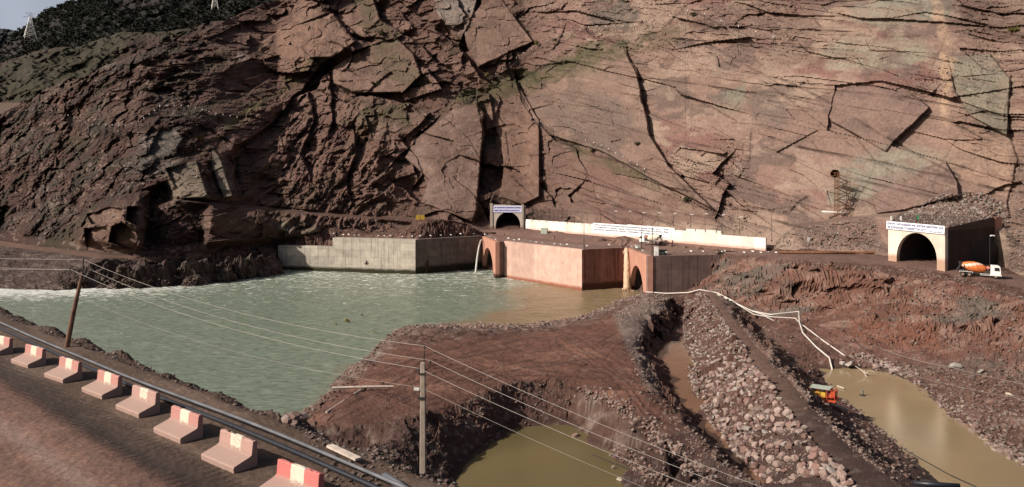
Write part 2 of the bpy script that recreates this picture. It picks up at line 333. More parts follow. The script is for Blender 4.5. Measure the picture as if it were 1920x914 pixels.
def patch(pts, col, a=1, soft=6, warp=10):
    global C
    m = polymask(PXg+n1*warp*1.8+n2*warp*1.3, PYg+n2*warp*1.2-n1*warp, pts, soft)*a*(.45+.55*sstep(-.15, .1, n2+.5*n3)); C = mixc(C, col, m)
GG = (.172, .160, .128)
C = C*(1-.03*zr[..., None])
patch([(1598, 10), (1660, -5), (1790, -5), (1785, 35), (1740, 42), (1670, 50), (1600, 40)], GG, .9)
patch([(1545, 110), (1590, 65), (1730, 70), (1750, 110), (1700, 125), (1560, 130)], (.20, .175, .135), .8)
patch([(1795, 105), (1900, 150), (1895, 260), (1830, 225), (1805, 180)], (.175, .155, .12), .7)
patch([(1560, 320), (1680, 260), (1760, 290), (1720, 330), (1640, 375), (1560, 385)], GG, .75)
patch([(1335, 185), (1395, 150), (1400, 190), (1370, 220), (1340, 205)], (.15, .14, .11), .8)
patch([(1400, 190), (1440, 165), (1475, 200), (1470, 255), (1400, 240)], (.11, .082, .07), .8)
patch([(1480, 200), (1560, 180), (1740, 150), (1760, 250), (1640, 300), (1450, 290)], (.150, .098, .083), .6)
patch([(1640, 340), (1690, 325), (1770, 330), (1765, 370), (1640, 385)], (.15, .098, .083), .6)
patch([(1750, 0), (1770, 0), (1790, 110), (1780, 200), (1765, 110)], (.30, .20, .14), .7, 4, 6)
patch([(1775, 105), (1795, 110), (1775, 240), (1765, 220)], (.32, .22, .15), .7, 4, 5)
patch([(1272, 32), (1440, 0), (1553, -5), (1538, 115), (1474, 122), (1362, 60)], (.135, .085, .070), .75, 8, 14)
patch([(1803, -5), (1930, -5), (1930, 95), (1870, 70), (1810, 60)], (.105, .065, .053), .85)
patch([(1765, 225), (1820, 230), (1900, 300), (1900, 370), (1800, 350), (1770, 300)], (.235, .15, .112), .75, 8, 12)
patch([(1150, 300), (1357, 404), (1362, 425), (1000, 400), (1010, 270)], (.115, .068, .055), .8, 8, 12)
patch([(1100, 5), (1170, -10), (1210, 25), (1180, 60), (1110, 40)], (.085, .07, .062), .85)
patch([(1020, 190), (1100, 180), (1190, 230), (1180, 300), (1090, 270), (1030, 215)], (.115, .085, .072), .75, 10, 22)
patch([(820, 10), (880, 0), (885, 60), (840, 60)], (.17, .14, .12), .8)
patch([(340, 285), (345, 330), (300, 330), (270, 300), (300, 240), (325, 245)], (.13, .115, .10), .8)
patch([(270, 245), (340, 235), (350, 275), (290, 330), (230, 330)], (.085, .075, .068), .8)
patch([(310, 330), (370, 310), (400, 370), (330, 374)], (.22, .17, .13), .85)
patch([(405, 300), (425, 300), (445, 372), (420, 372)], (.20, .17, .13), .8)
patch([(160, 400), (265, 365), (270, 400), (262, 475), (150, 470)], (.19, .115, .088), .85)
patch([(480, 120), (520, 55), (600, 40), (610, 110), (560, 150), (500, 110)], (.17, .10, .075), .8)
patch([(430, 120), (470, 95), (480, 120), (440, 128)], (.22, .17, .15), .8)
patch([(390, 270), (500, 200), (620, 110), (600, 105), (480, 190), (370, 290)], (.075, .065, .028), .75)
patch([(220, 120), (205, 130), (165, 140), (145, 122), (220, 117)], (.12, .10, .085), .9, 3, 3)
patch([(0, 175), (150, 140), (160, 160), (60, 195), (0, 200)], (.10, .065, .05), .7)
patch([(380, 400), (480, 405), (600, 425), (590, 450), (390, 460)], (.14, .085, .065), .6)
patch([(520, 420), (560, 415), (600, 440), (560, 455)], (.14, .13, .10), .8)
for pts in [[(640, 240), (680, 195), (760, 200), (760, 240)], [(780, 190), (900, 165), (1000, 130), (1100, 85), (1180, 65), (1180, 85), (1010, 160), (900, 195)], [(660, 0), (690, 0), (700, 60), (670, 60)],
            [(1040, 255), (1160, 300), (1240, 330), (1240, 350), (1100, 300)], [(700, 50), (740, 55), (800, 150), (780, 180), (700, 100)], [(840, 180), (1240, 55), (1300, 60), (900, 210)]]:
    patch(pts, (.050, .048, .022), .65, 6, 16)
for pts in [[(1480, 425), (1640, 405), (1660, 465), (1500, 470)], [(1700, 395), (1760, 365), (1880, 380), (1895, 430), (1690, 430)], [(1890, 300), (1960, 300), (2000, 520), (1880, 520)]]:
    patch(pts, (.120, .078, .062), .9, 8, 10)
C = C*(1+.22*n3[..., None]*(1-.4*zr[..., None]))*(1+.18*n2[..., None])
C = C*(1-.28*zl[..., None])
speck = sstep(.62, .75, vnoise(A/1.1, B/.9, 401))*sstep(.0, .3, n2+.1)
C = mixc(C, (.22, .16, .135), speck*(zl*.5+zm*.22+.18*zr*rough_r))
C = np.clip(C*(1-.55*np.clip(crk+crack*.8, 0, 1)[..., None]), .008, .6)
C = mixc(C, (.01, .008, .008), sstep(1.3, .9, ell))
# back side of the ridge, so the crest has depth
X = (PXg-960)/F*Dm; Y = Dm; Z = EYE-(PYg-HZ)*Dm/F
C = np.concatenate([C, (1-.8*zr*(1-rough_r*.8))[..., None]], -1)
rowsX = [X]; rowsY = [Y]; rowsZ = [Z]; rowsC = [C]
for k in (1, 2, 3):
    rowsX.insert(0, X[:1]*(1+.04*k)); rowsY.insert(0, Y[:1]+14*k); rowsZ.insert(0, Z[:1]-4*k*k+2*k); rowsC.insert(0, C[:1])
M_rock = rock_mat('mountain_rock', 1.1, 0.9, .35, dist=.5)
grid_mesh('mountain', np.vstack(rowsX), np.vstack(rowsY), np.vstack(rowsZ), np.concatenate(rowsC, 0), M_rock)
MT = (pxs, PYg, Dm)
def mountD(px, py):
    """distance of the built mountain face at photo pixel"""
    j = int(round((px-pxs[0])/step)); return float(np.interp(py, PYg[:, j], Dm[:, j]))
def onM(px, py, out=0.0):
    D = mountD(px, py)-out; return Vector(WD(px, py, D))

# ---------------------------------------------------------------- hills far behind
def far_sheet(name, xs, ys, base_y, Dtop, Dbot, seed, col1, col2, amp):
    p = np.arange(-560, 760, 2.0); tp = np.interp(p, xs, ys)+fbm(p/30, p*0, seed, 5)*5
    v = np.linspace(0, 1, 170)[:, None]
    P = np.repeat(p[None], 170, 0); Yp = tp[None]+(base_y-tp[None])*v
    D = Dtop+(Dbot-Dtop)*v**.8+0*P
    A_ = (P-960)/F*D; B_ = EYE-(Yp-HZ)*D/F
    r = ridged(A_/160+B_/200, B_/110, seed, 5); D = D-r*amp*(v*.9+.1)-fbm(A_/18, B_/14, seed+3, 5)*amp*.35-fbm(A_/5, B_/4, seed+4, 3)*amp*.08
    m = sstep(-.1, .25, fbm(A_/60, B_/45, seed+9, 5)+.2*fbm(A_/9, B_/9, seed+10, 3))
    c = mixc(np.zeros(P.shape+(3,))+np.array(col1), col2, m)
    Xf, Yf, Zf = (P-960)/F*D, D, EYE-(Yp-HZ)*D/F
    return grid_mesh(name, np.vstack([Xf[:1]*1.05, Xf]), np.vstack([Yf[:1]+60, Yf]), np.vstack([Zf[:1]-25, Zf]), np.concatenate([c[:1], c]), M_far), (P, Yp, D, m)
M_far = rock_mat('hill_ground', .12, .8, .5, dist=3)
_, HILL = far_sheet('hills', [-700, -200, 0, 30, 75, 100, 150, 185, 250, 420, 760], [190, 130, 90, 62, 28, 15, 4, -10, -30, -60, -120], 250, 1050, 640, 500, (.012, .013, .011), (.022, .017, .016), 60)
far_sheet('distant_hills', [-700, -100, 0, 30, 100, 760], [70, 45, 54, 60, 90, 200], 300, 2600, 2400, 520, (.03, .035, .035), (.035, .035, .035), 60)
_, NEARH = far_sheet('near_hills', [-700, -200, 0, 60, 100, 150, 230, 300, 420, 760], [200, 150, 118, 98, 90, 88, 60, 62, 40, 40], 330, 700, 520, 540, (.050, .030, .024), (.036, .031, .018), 44)

# ---------------------------------------------------------------- valley floor, banks, dams, road
PTS = []
def Wg(px, py, z):                                  # river and pond beds: under the water seen at that pixel
    if z <= -2: x, y, _ = W(px, py, -.2); return (x, y, z)
    return W(px, py, z)
def L(pts, n=None, sp=7.0, world=False):
    w_ = [p if world else Wg(*p) for p in pts]
    for a, b in zip(w_[:-1], w_[1:]):
        d = math.hypot(a[0]-b[0], a[1]-b[1]); k = max(1, int(d/sp))
        for i in range(k): PTS.append(tuple(a[j]+(b[j]-a[j])*i/k for j in range(3)))
    PTS.append(w_[-1])
BD_ = Vector((.733, -.679)); BN = Vector((.679, .733)); B0 = Vector((-8.1, 29.8))       # barrier line
def nr(t, o, z): p = B0+BD_*t+BN*o; return (p.x, p.y, z)
for o, z in ((-60, 27), (-35, 26.8), (-12, 26.6), (-5, 26.5), (-2, 26.5), (0, 26.5), (2.6, 26.5)): L([nr(-130, o, z), nr(40, o, z)], sp=9, world=True)
L([nr(-130, 5, 26.2), nr(-55, 4.4, 26.2), nr(-20, 3.9, 26.2), nr(0, 3.9, 26.2), nr(40, 3.9, 26.2)], sp=6, world=True)
L([nr(-130, 11, 22), nr(-55, 9, 22), nr(-20, 8.5, 22), nr(40, 8.5, 22)], sp=8, world=True)
L([nr(-130, 38, 0), nr(-60, 38, 0), nr(-38, 38, 1), nr(-15, 38, 5), nr(40, 38, 5)], sp=9, world=True)
L([nr(-130, 46, -3), nr(-60, 46, -3), nr(-40, 46, -2)], sp=12, world=True)
SHORE = [(545, 794, 0), (580, 766, 0), (620, 724, 0), (680, 674, 0), (735, 624, 0), (800, 607, 0), (870, 609, 0), (990, 609, 0), (1060, 601, 0), (1110, 588, 0), (1160, 563, 0), (1205, 550, 0)]
L(SHORE, sp=5); L([(x-14 if i < 5 else x, y-(8 if i < 5 else 13), -3) for i, (x, y, z) in enumerate(SHORE)], sp=6)
L([(565, 805, 3.2), (625, 745, 3.2), (690, 690, 3.2), (745, 640, 3.0), (800, 625, 3.0), (990, 620, 3.2), (1110, 600, 3.2), (1170, 573, 3.2), (1218, 553, 3)], sp=5)
for p in [(600, 560, -4), (300, 600, -4), (800, 550, -4), (950, 560, -4), (1100, 560, -3), (1160, 549, -2.5), (400, 700, -4), (200, 570, -4), (0, 560, -4), (-300, 560, -4), (-600, 560, -4), (450, 640, -4), (560, 690, -4), (300, 540, -4), (700, 530, -4), (850, 525, -4), (1000, 545, -4)]: PTS.append(Wg(*p))
# platform
for p in [(600, 840, 4.5), (660, 800, 4), (760, 740, 4), (900, 700, 4), (1000, 665, 4.2), (1150, 630, 4.6), (1190, 590, 4.4), (1090, 680, 4.2), (900, 650, 4), (1000, 630, 4), (1160, 700, 4.5), (700, 720, 4), (700, 880, 4.6), (760, 900, 5), (800, 950, 6)]: PTS.append(Wg(*p))
L([(700, 830, 4.5), (760, 800, 5), (840, 770, 4.5), (950, 730, 4.3), (1050, 718, 4.2), (1100, 735, 4.8), (1160, 768, 5), (1250, 835, 5), (1330, 893, 5), (1400, 940, 5)], sp=5)
L([(835, 940, -.5), (855, 905, -.5), (872, 872, -.5), (920, 835, -.5), (960, 806, -.5), (1010, 798, -.5), (1080, 799, -.5), (1110, 815, -.5), (1150, 845, -.5), (1200, 880, -.5), (1262, 918, -.5), (1330, 970, -.5)], sp=4)
L([(890, 900, -3), (960, 835, -3), (1070, 820, -3), (1150, 870, -3), (1230, 930, -3)], sp=8)
for p in [(1000, 880, -3), (1050, 930, -3), (950, 950, -3)]: PTS.append(Wg(*p))
L([(1170, 735, 4.3), (1240, 790, 4.3), (1330, 860, 4.3), (1420, 930, 4.3)], sp=8)
L([(1262, 560, 5), (1218, 600, 5.5), (1190, 650, 5.2), (1205, 695, 5.0), (1245, 752, 4.8), (1310, 832, 4.6), (1395, 905, 4.5), (1460, 950, 4.5)], sp=4)
L([(1282, 575, 1.5), (1262, 610, 1), (1244, 655, .5), (1258, 710, .5), (1290, 770, .5), (1330, 820, .6), (1385, 870, .6), (1450, 925, .6)], sp=4)
L([(1290, 560, 3), (1284, 600, 1.2), (1288, 680, .8), (1306, 745, .8), (1348, 812, .8), (1415, 885, .8), (1470, 935, .8)], sp=4)
CREST = [(1312, 548, 7), (1340, 580, 7), (1372, 632, 7), (1412, 692, 7), (1472, 772, 7), (1530, 842, 7), (1590, 905, 7), (1640, 955, 7)]
L(CREST, sp=4)
TR = [(1346, 549, 7), (1384, 600, 7), (1424, 650, 7), (1476, 702, 7), (1536, 772, 7), (1594, 832, 7), (1655, 885, 7), (1720, 940, 7)]
L([(x, y, z+.35) for x, y, z in TR], sp=4)
L([(1380, 562, 4.5), (1412, 600, 3.5), (1452, 652, 2.8), (1500, 700, 2.4), (1560, 772, 2.2), (1620, 832, 2), (1690, 892, 1.5), (1760, 950, 1.5)], sp=4)
for p in [(1450, 620, 4), (1500, 650, 3), (1520, 680, 2.2), (1555, 750, 1.8), (1530, 725, 2)]: PTS.append(Wg(*p))
L([(1530, 690, 0), (1552, 720, 0), (1600, 762, 0), (1650, 805, 0), (1720, 862, 0), (1790, 920, 0), (1850, 980, 0)], sp=4)
L([(1530, 690, 0), (1600, 690, 0), (1660, 697, 0), (1700, 712, 0), (1730, 736, 0), (1800, 790, 0), (1860, 840, 0), (1925, 882, 0), (2050, 960, 0)], sp=5)
for p in [(1600, 715, -2.5), (1650, 750, -2.5), (1750, 820, -2.5), (1850, 890, -2.5), (1900, 950, -2.5)]: PTS.append(Wg(*p))
for p in [(1560, 670, 1.5), (1640, 675, 1.5), (1720, 700, 1.2), (1850, 745, 1.5), (1920, 790, 1.3), (1920, 740, 2), (2100, 780, 2), (2100, 860, 1.5), (2300, 800, 3), (2400, 950, 3)]: PTS.append(Wg(*p))
L([(1390, 575, 5.5), (1440, 600, 4.5), (1560, 645, 2.6), (1700, 668, 2), (1800, 686, 2), (1920, 700, 2), (2100, 725, 2), (2500, 760, 2)], sp=5)
L([(1400, 548, 7), (1480, 562, 6.8), (1560, 572, 6.8), (1640, 590, 7.5), (1700, 608, 6.5), (1770, 612, 7), (1840, 630, 6), (1920, 645, 6), (2100, 680, 6), (2500, 720, 6)], sp=5)
L([(1362, 486, 13.4), (1400, 487, 14.5), (1480, 494, 15.6), (1600, 505, 15.6), (1700, 513, 15.2), (1760, 521, 15), (1830, 535, 14.2), (1925, 560, 13.2), (2100, 600, 12), (2500, 680, 10)], sp=5)
L([(1360, 474, 14.5), (1440, 479, 15.9), (1500, 484, 16.6), (1600, 491, 16.8), (1700, 499, 16.6), (1790, 511, 15.9), (1870, 524, 15), (1925, 538, 14.4), (2100, 570, 13)], sp=6)
L([(1440, 470, 16.2), (1500, 473, 17), (1600, 477, 17.1), (1665, 480, 17.4), (1700, 478, 17.8)], sp=6)
for p in [(120, 212), (110, 230), (95, 230), (134, 200), (150, 190)]: PTS.append((p[0], p[1], 17))
L([(1880, 512, 15.2), (1940, 522, 14.8), (2100, 550, 14), (2500, 620, 12)], sp=10)
# left bank and its road
L([(-700, 560, 0), (0, 541, 0), (100, 545, 0), (200, 540, 0), (300, 530, 0), (400, 524, 0), (470, 517, 0), (530, 509, 0)], sp=6)
L([(-700, 568, -3), (0, 549, -3), (200, 548, -3), (400, 532, -3), (530, 517, -3)], sp=9)
L([(-700, 470, 9), (0, 462, 9.3), (100, 478, 9.3), (200, 487, 9.4), (270, 489, 9.4), (350, 486, 9.4), (430, 480, 9.4), (512, 470, 9.4)], sp=6)
L([(-700, 455, 10), (0, 452, 10.4), (100, 465, 9.8), (200, 476, 9.6), (270, 479, 9.6), (400, 473, 9.6), (520, 464, 9.6)], sp=7)
# structures' polylines (world)
GA, GB, GC = (-99, 337), (-38.8, 320), (-12.7, 341)
PB, PC, PD_ = (-6.4, 307), (-3.1, 310), (24, 273.5)
PE, PH, PI_ = (40.2, 281.5), (42.5, 249), (68, 254)
for a, b in ((GA, GB), (GB, GC)):
    d = Vector(b)-Vector(a); n = Vector((-d.y, d.x)).normalized()
    for o, z in ((.8, -3), (3.6, 8.9 if a == GA else 13.4)):
        L([(a[0]+n.x*o, a[1]+n.y*o, z), (b[0]+n.x*o, b[1]+n.y*o, z if a != GA or z < 0 else 13.4)], sp=3, world=True)
L([(-101, 341, 9.2), (-88, 338, 9.6), (-76, 336, 10), (-70, 336, 13.4), (-40, 327, 13.5)], sp=4, world=True)
L([(-6, 309, -3), (-3, 313, -3), (24, 276, -3), (39, 284, -3), (43.5, 252, -1)], sp=4, world=True)
L([(-9, 347, 13.3), (6, 331, 13.3), (26, 300, 13.3), (42, 306, 13.3), (54, 292, 13.3), (63, 268, 13.3), (68, 259, 13.3)], sp=4, world=True)
L([(43, 249.2, 2.6), (56, 251.3, 2.5), (60, 252.2, 5), (64, 253, 9), (67.5, 253.6, 13.2)], sp=2.5, world=True)
L([(-14, 352, 15.5), (0, 346, 15.8), (10, 338, 15.8), (30, 309, 16), (50, 280, 16), (66, 256, 16), (78, 240, 16.2)], sp=6, world=True)
L([(-60, 346, 14.2), (-32, 350, 15.6), (-14, 358, 16.8), (6, 356, 16.6), (30, 318, 16.3), (50, 290, 16.3), (78, 249, 16.6)], sp=6, world=True)
P_ = np.array(PTS); keep = [0]
_, uq = np.unique(np.round(P_[:, :2]/1.2).astype(int), axis=0, return_index=True); P_ = P_[np.sort(uq)]
PTS_N = len(P_)
K = np.hypot(P_[:, None, 0]-P_[None, :, 0], P_[:, None, 1]-P_[None, :, 1])
Mx = np.zeros((PTS_N+3, PTS_N+3)); Mx[:PTS_N, :PTS_N] = K-np.eye(PTS_N)*.02
Mx[:PTS_N, PTS_N] = 1; Mx[:PTS_N, PTS_N+1:] = P_[:, :2]/100; Mx[PTS_N:, :PTS_N] = Mx[:PTS_N, PTS_N:].T
sol = np.linalg.solve(Mx, np.r_[P_[:, 2], 0, 0, 0])
def hbase(X, Y):
    sh = X.shape; X = X.ravel(); Y = Y.ravel(); out = np.empty(X.shape)
    for i in range(0, len(X), 40000):
        x = X[i:i+40000, None].astype(np.float32); y = Y[i:i+40000, None].astype(np.float32)
        k = np.sqrt((x-P_[None, :, 0].astype(np.float32))**2+(y-P_[None, :, 1].astype(np.float32))**2)
        out[i:i+40000] = k@sol[:PTS_N].astype(np.float32)+sol[PTS_N]+X[i:i+40000]/100*sol[PTS_N+1]+Y[i:i+40000]/100*sol[PTS_N+2]
    return out.reshape(sh)
vpx = np.arange(-640, 2560, 2.3)
ds = [16.0]
while ds[-1] < 372: ds.append(ds[-1]+(max(.16, min(ds[-1]*.0062, .85)) if not 88 < ds[-1] < 300 else (.30 if ds[-1] < 145 else .46)))
ds = np.array(ds)
VP, VD = np.meshgrid(vpx, ds); VX = (VP-960)/F*VD; VY = VD
H = hbase(VX, VY)
VPY = HZ+(EYE-H)*F/VD                                    # where each ground point sits in the photograph (to place traced features)
so_ = (VX-B0.x)*BN.x+(VY-B0.y)*BN.y; ta_ = (VX-B0.x)*BD_.x+(VY-B0.y)*BD_.y
near = sstep(75, 50, VY)*1.0
def pt_mask(pts, soft): return polymask(VP, VPY, pts, soft)
gx = np.gradient(H, axis=1)/np.maximum(np.gradient(VX, axis=1), .01); gy = np.gradient(H, axis=0)/np.gradient(VY, axis=0)
slope = np.hypot(gx, gy); steep = sstep(.25, .8, slope)
flat_road = np.maximum(sstep(4.2, 2.6, so_)*(VY < 120), pt_mask([(-700, 445), (0, 450), (100, 464), (200, 476), (270, 480), (400, 474), (520, 463), (515, 470), (400, 484), (270, 490), (180, 487), (0, 463), (-700, 470)], 2))
trk = pt_mask([(1315, 548), (1345, 580), (1377, 632), (1417, 692), (1477, 772), (1535, 842), (1600, 910), (1640, 960), (1712, 935), (1655, 888), (1590, 832), (1532, 772), (1472, 702), (1420, 650), (1380, 600), (1344, 549)], 3)
rdR = pt_mask([(1440, 470), (1665, 480), (1770, 495), (1880, 512), (2100, 550), (2100, 575), (1870, 530), (1790, 513), (1700, 502), (1500, 488), (1360, 477)], 3)
deckz = pt_mask([(620, 448), (820, 440), (900, 430), (985, 432), (1440, 471), (1360, 480), (1210, 480), (1170, 465), (1090, 470), (905, 445), (780, 450)], 3)
platm = pt_mask([(570, 800), (640, 740), (740, 650), (990, 625), (1120, 605), (1200, 570), (1215, 600), (1190, 650), (1210, 700), (1300, 830), (1420, 925), (1330, 880), (1160, 760), (1050, 712), (950, 722), (840, 765), (700, 800)], 8)
smooth = np.clip(flat_road+trk+rdR+deckz*.8+platm*.7, 0, 1)
nA = fbm(VX/9, (VY+1.5*H)/9, 601, 5); nB = fbm(VX/2.2, (VY+1.5*H)/2.2, 611, 4); nC = fbm(VX/.6, (VY+1.5*H)/.6, 621, 4)
f1_, fe_, fr_ = facets(VX/5+nA*.5, (VY+1.5*H)/5, 631); f2_, _, _ = facets(VX/1.7+nB*.4, (VY+1.5*H)/1.7, 641); f3_, _, _ = facets(VX/.55, (VY+1.5*H)/.55, 651)
inwat = sstep(-.3, -1.2, H)
Hn = nA*1.1+nB*.45+f1_*(.5+1.0*sstep(140, 180, VY))*steep+f2_*.55*(.35+.65*steep)+sstep(120, 60, VY)*(nC*.16+f3_*.12)
H2 = H+Hn*(.25+.75*sstep(60, 150, VY))*(1-smooth*.93)*(1-inwat)*sstep(0, 1.2, np.abs(H)+.35+0*H)
H2 += (1-inwat)*smooth*nB*.10
H2 += sstep(0, 2.5, H)*(1-inwat)*(1-smooth)*sstep(75, 95, VY)*sstep(165, 140, VY)*(ridged(VX/9+VY/14, VY/22-VX/30, 691, 3)*.9+f1_*.5+f3_*.14+nC*.2)
berm = np.exp(-((so_-4.6)/1.0)**2)*sstep(120, 90, VY)
H2 += berm*(.25+.55*np.clip(fbm(ta_/5, so_/5, 671, 3)+.15, 0, 1)+.12*nB+.06*f3_+.05*nC)
# wheel ruts
def ruts(pts, n, spread, amp, soft=60):
    global H2
    d, sd, pr = polydist(VP, VPY, pts); s = d*sd
    H2 += -amp*np.exp(-(d/soft)**2)*(np.sin(s/spread*6.28+5*fbm(pr*7, s/30, 5, 3))*.5+.5)*np.clip(vnoise(pr*10, s/spread, 9)*2-.6, 0, 1.2)
ruts([(560, 800), (680, 740), (820, 690), (1000, 650), (1120, 640), (1165, 610)], 6, 11, .20, 50)
ruts([(1050, 640), (1150, 700), (1230, 790), (1400, 910)], 6, 12, .16, 26)
rut2 = np.exp(-((so_+2.9)/.9)**2)*sstep(120, 90, VY)
tread = np.exp(-((so_+1.9)/.4)**2)+np.exp(-((so_+3.2)/.4)**2)
H2 -= .07*rut2*(1+.5*nB)-.03*tread*np.sin(ta_*22)*sstep(60, 40, VY)
# gullies in the cut banks
gul = ridged(VX/6+nA*1.6, VY/9+nA, 661, 4)
H2 -= sstep(.5, 1.2, slope)*sstep(40, 60, so_)*np.clip(gul, 0, 1)*(.25+.5*sstep(140, 180, VY))*(1-inwat)
kk = sstep(2.9, 3.8, so_)
road = 26.5+.03*nA+.02*nB+.012*nC+np.clip(-so_-12, 0, 60)*.02-.05*rut2*(1+.5*nB)-.025*tread*(np.sin(ta_*14)*.5+.5)*sstep(60, 40, VY)
H2 = np.where((VY < 130) & (VX < 40), road*(1-kk)+H2*kk, H2)
# roughness of the steep cuts pushed sideways too, so that cliffs are broken rock and not curtains
cl = sstep(.35, .9, slope)*sstep(60, 100, VY)*(1-inwat)
k1, ke1, _ = facets(VX/5.5+nA*.4, H2/2.6+VX/14, 681); k2, _, _ = facets(VX/1.9+nB*.4, H2/1.1, 682); k3, _, _ = facets(VX/.8, H2/.5, 683)
VDo = VD; dD = -cl*sstep(140, 175, VY)*(k1*3.2+k2*1.3+k3*.5)
VY = VD+dD; VX = (VP-960)/F*VD
# --- albedo of the ground
G = np.zeros(H.shape+(3,))+np.array((.082, .042, .032))
m1 = fbm(VX/14, (VY+1.5*H2)/14, 701, 5); m2 = fbm(VX/3, (VY+1.5*H2)/3, 711, 5); m3 = fbm(VX/.8, (VY+1.5*H2)/.8, 721, 3)
cut = pt_mask([(1350, 485), (1480, 492), (1760, 520), (1925, 560), (2400, 680), (2400, 800), (1920, 705), (1700, 670), (1560, 650), (1430, 600), (1300, 545)], 8)
right = sstep(1400, 1500, VP)*sstep(560, 600, VPY)
G = mixc(G, (.130, .062, .045), cut); G = mixc(G, (.175, .10, .078), cut*sstep(0, .3, m2)); G = mixc(G, (.10, .088, .075), cut*sstep(.1, .35, m1-.3*m2)*.8)
G = mixc(G, (.15, .062, .04), pt_mask([(1590, 600), (1760, 610), (1760, 650), (1600, 645)], 8)*.7)
G = mixc(G, (.118, .062, .047), right*.9*(1-cut)); G = mixc(G, (.11, .082, .068), right*(1-cut)*sstep(.1, .4, m1)*.5)
G = mixc(G, (.108, .049, .035), platm); G = mixc(G, (.150, .073, .052), platm*sstep(0, .4, fbm(ta_/14, so_/4, 731, 5)))
for pts_, off_ in (([(560, 800), (680, 740), (820, 690), (1000, 650), (1120, 640), (1165, 610)], (-34, -22, -9, 4, 15, 29)), ([(1050, 640), (1150, 700), (1230, 790), (1400, 910)], (-20, -8, 6, 18)), ([(700, 790), (800, 720), (960, 690), (1130, 700), (1240, 790)], (-12, 0, 14))):
    d_, sd_, pr_ = polydist(VP, VPY, pts_)
    for o_ in off_: G = mixc(G, (.048, .022, .017), platm*np.exp(-((d_*sd_-o_-5*fbm(pr_*4+o_, pr_*0, 77, 3))/1.3)**2)*sstep(.3, .6, vnoise(pr_*8+o_, pr_*0, 78))*.7)
G = mixc(G, (.150, .088, .072), deckz); G = mixc(G, (.140, .082, .066), rdR); G = mixc(G, (.115, .068, .052), trk*.9)
G = mixc(G, (.155, .105, .092), np.exp(-((polydist(VP, VPY, [p[:2] for p in TR])[0])/4.5)**2)*sstep(-.2, .2, m3))
lb = sstep(560, 520, VP)*sstep(560, 530, VPY)
G = mixc(G, (.055, .034, .029), lb); G = mixc(G, (.085, .066, .056), lb*sstep(.0, .3, m2)*.7)
G = mixc(G, (.125, .070, .052), pt_mask([(-700, 448), (0, 452), (100, 466), (200, 478), (270, 481), (400, 475), (520, 464), (515, 469), (400, 480), (270, 487), (180, 484), (0, 461), (-700, 468)], 1.5))
shoreg = np.exp(-((polydist(VP, VPY, [(545, 800), (620, 735), (690, 680), (740, 632), (800, 615), (990, 613), (1110, 594), (1165, 568), (1215, 552)])[0])/8)**2)
G = mixc(G, (.19, .14, .12), shoreg*.75*sstep(-.3, .2, m3)); 
G = mixc(G, (.17, .125, .105), pt_mask([(1090, 740), (1160, 760), (1260, 840), (1400, 930), (1280, 930), (1170, 850), (1100, 800)], 8)*.65*sstep(-.2, .3, m2+m3*.4))
G = mixc(G, (.15, .115, .10), pt_mask([(1150, 590), (1210, 555), (1262, 560), (1225, 600), (1200, 640), (1240, 740), (1215, 730), (1170, 640)], 6)*.8)
ns_ = sstep(3.2, 6, so_)*sstep(120, 95, VY); G = mixc(G, (.040, .022, .019), ns_*.9); G = mixc(G, (.085, .062, .052), ns_*sstep(.25, .5, m3))
verge = sstep(-3.5, -2.5, so_+.8*m2)*sstep(5, 3.5, so_)*sstep(130, 100, VY)
rd = sstep(-2.8, -4.4, so_+.4*m1)*sstep(140, 110, VY)
G = mixc(G, (.088, .056, .040), verge); G = mixc(G, (.125, .083, .062), verge*sstep(.0, .35, fbm(ta_/6, so_/1.2, 751, 5))); G = mixc(G, (.030, .020, .018), np.exp(-((so_+2.7+.4*m1)/.8)**2)*sstep(130, 100, VY)*.8); G = mixc(G, (.205, .112, .082), rd)
G = mixc(G, (.23, .155, .13), rd*np.exp(-((so_+5.7)/.5)**2)*.9); G = mixc(G, (.14, .082, .066), rd*np.exp(-((so_+7.0)/.7)**2)*.7); G = mixc(G, (.13, .078, .064), rd*np.exp(-((so_+4.3)/.5)**2)*.7)
G = G*(1-.45*(tread*(np.sin(ta_*13+2*m2) > .1)*sstep(75, 45, VY)*(VX < 40))[..., None])
G = mixc(G, (.045, .03, .022), inwat)
wet = np.exp(-((np.abs(H2-.1))/.35)**2)*(VPY > 480)*(1-inwat); G = G*(1-.45*wet[..., None]*(1-shoreg[..., None]))
sp2 = sstep(.66, .8, vnoise(VX/.7, (VY+1.5*H2)/.7, 741))*(1-smooth*.85)*sstep(-.2, .2, m2)
G = mixc(G, (.21, .165, .14), sp2*.55*(1-ns_*.5))
G = np.clip(G*(1+.2*m2[..., None]+.18*m3[..., None]), .006, .6)
# stay under the mountain sheet
td_ = np.interp(VP, MX, TD); okq = (VD < td_+14)
kq = okq[:-1, :-1]|okq[1:, 1:]
M_gr = rock_mat('ground_dirt', 2.2, .7, .3, dist=.18, sp=.3)
grid_mesh('ground', VX, VY, H2, G, M_gr, keep=kq)
def ground(x, y):
    p = PX(x, y); j = np.clip((p-vpx[0])/2.3, 0, len(vpx)-2); i = np.clip(np.interp(y, ds, np.arange(len(ds))), 0, len(ds)-2)
    i0 = int(i); j0 = int(j); fi = i-i0; fj = j-j0
    return float((H2[i0, j0]*(1-fj)+H2[i0, j0+1]*fj)*(1-fi)+(H2[i0+1, j0]*(1-fj)+H2[i0+1, j0+1]*fj)*fi)
def G3(px, py, z0=4.0):
    """world point of the ground seen at a photo pixel"""
    j = int(np.clip(round((px-vpx[0])/2.3), 0, len(vpx)-1)); colpy = HZ+(EYE-H2[:, j])*F/ds
    k = np.where(colpy <= py)[0]
    if len(k) == 0: return Vector(W(px, py, z0))
    D = ds[k[0]]; return Vector(((px-960)/F*D, D, ground((px-960)/F*D, D)))
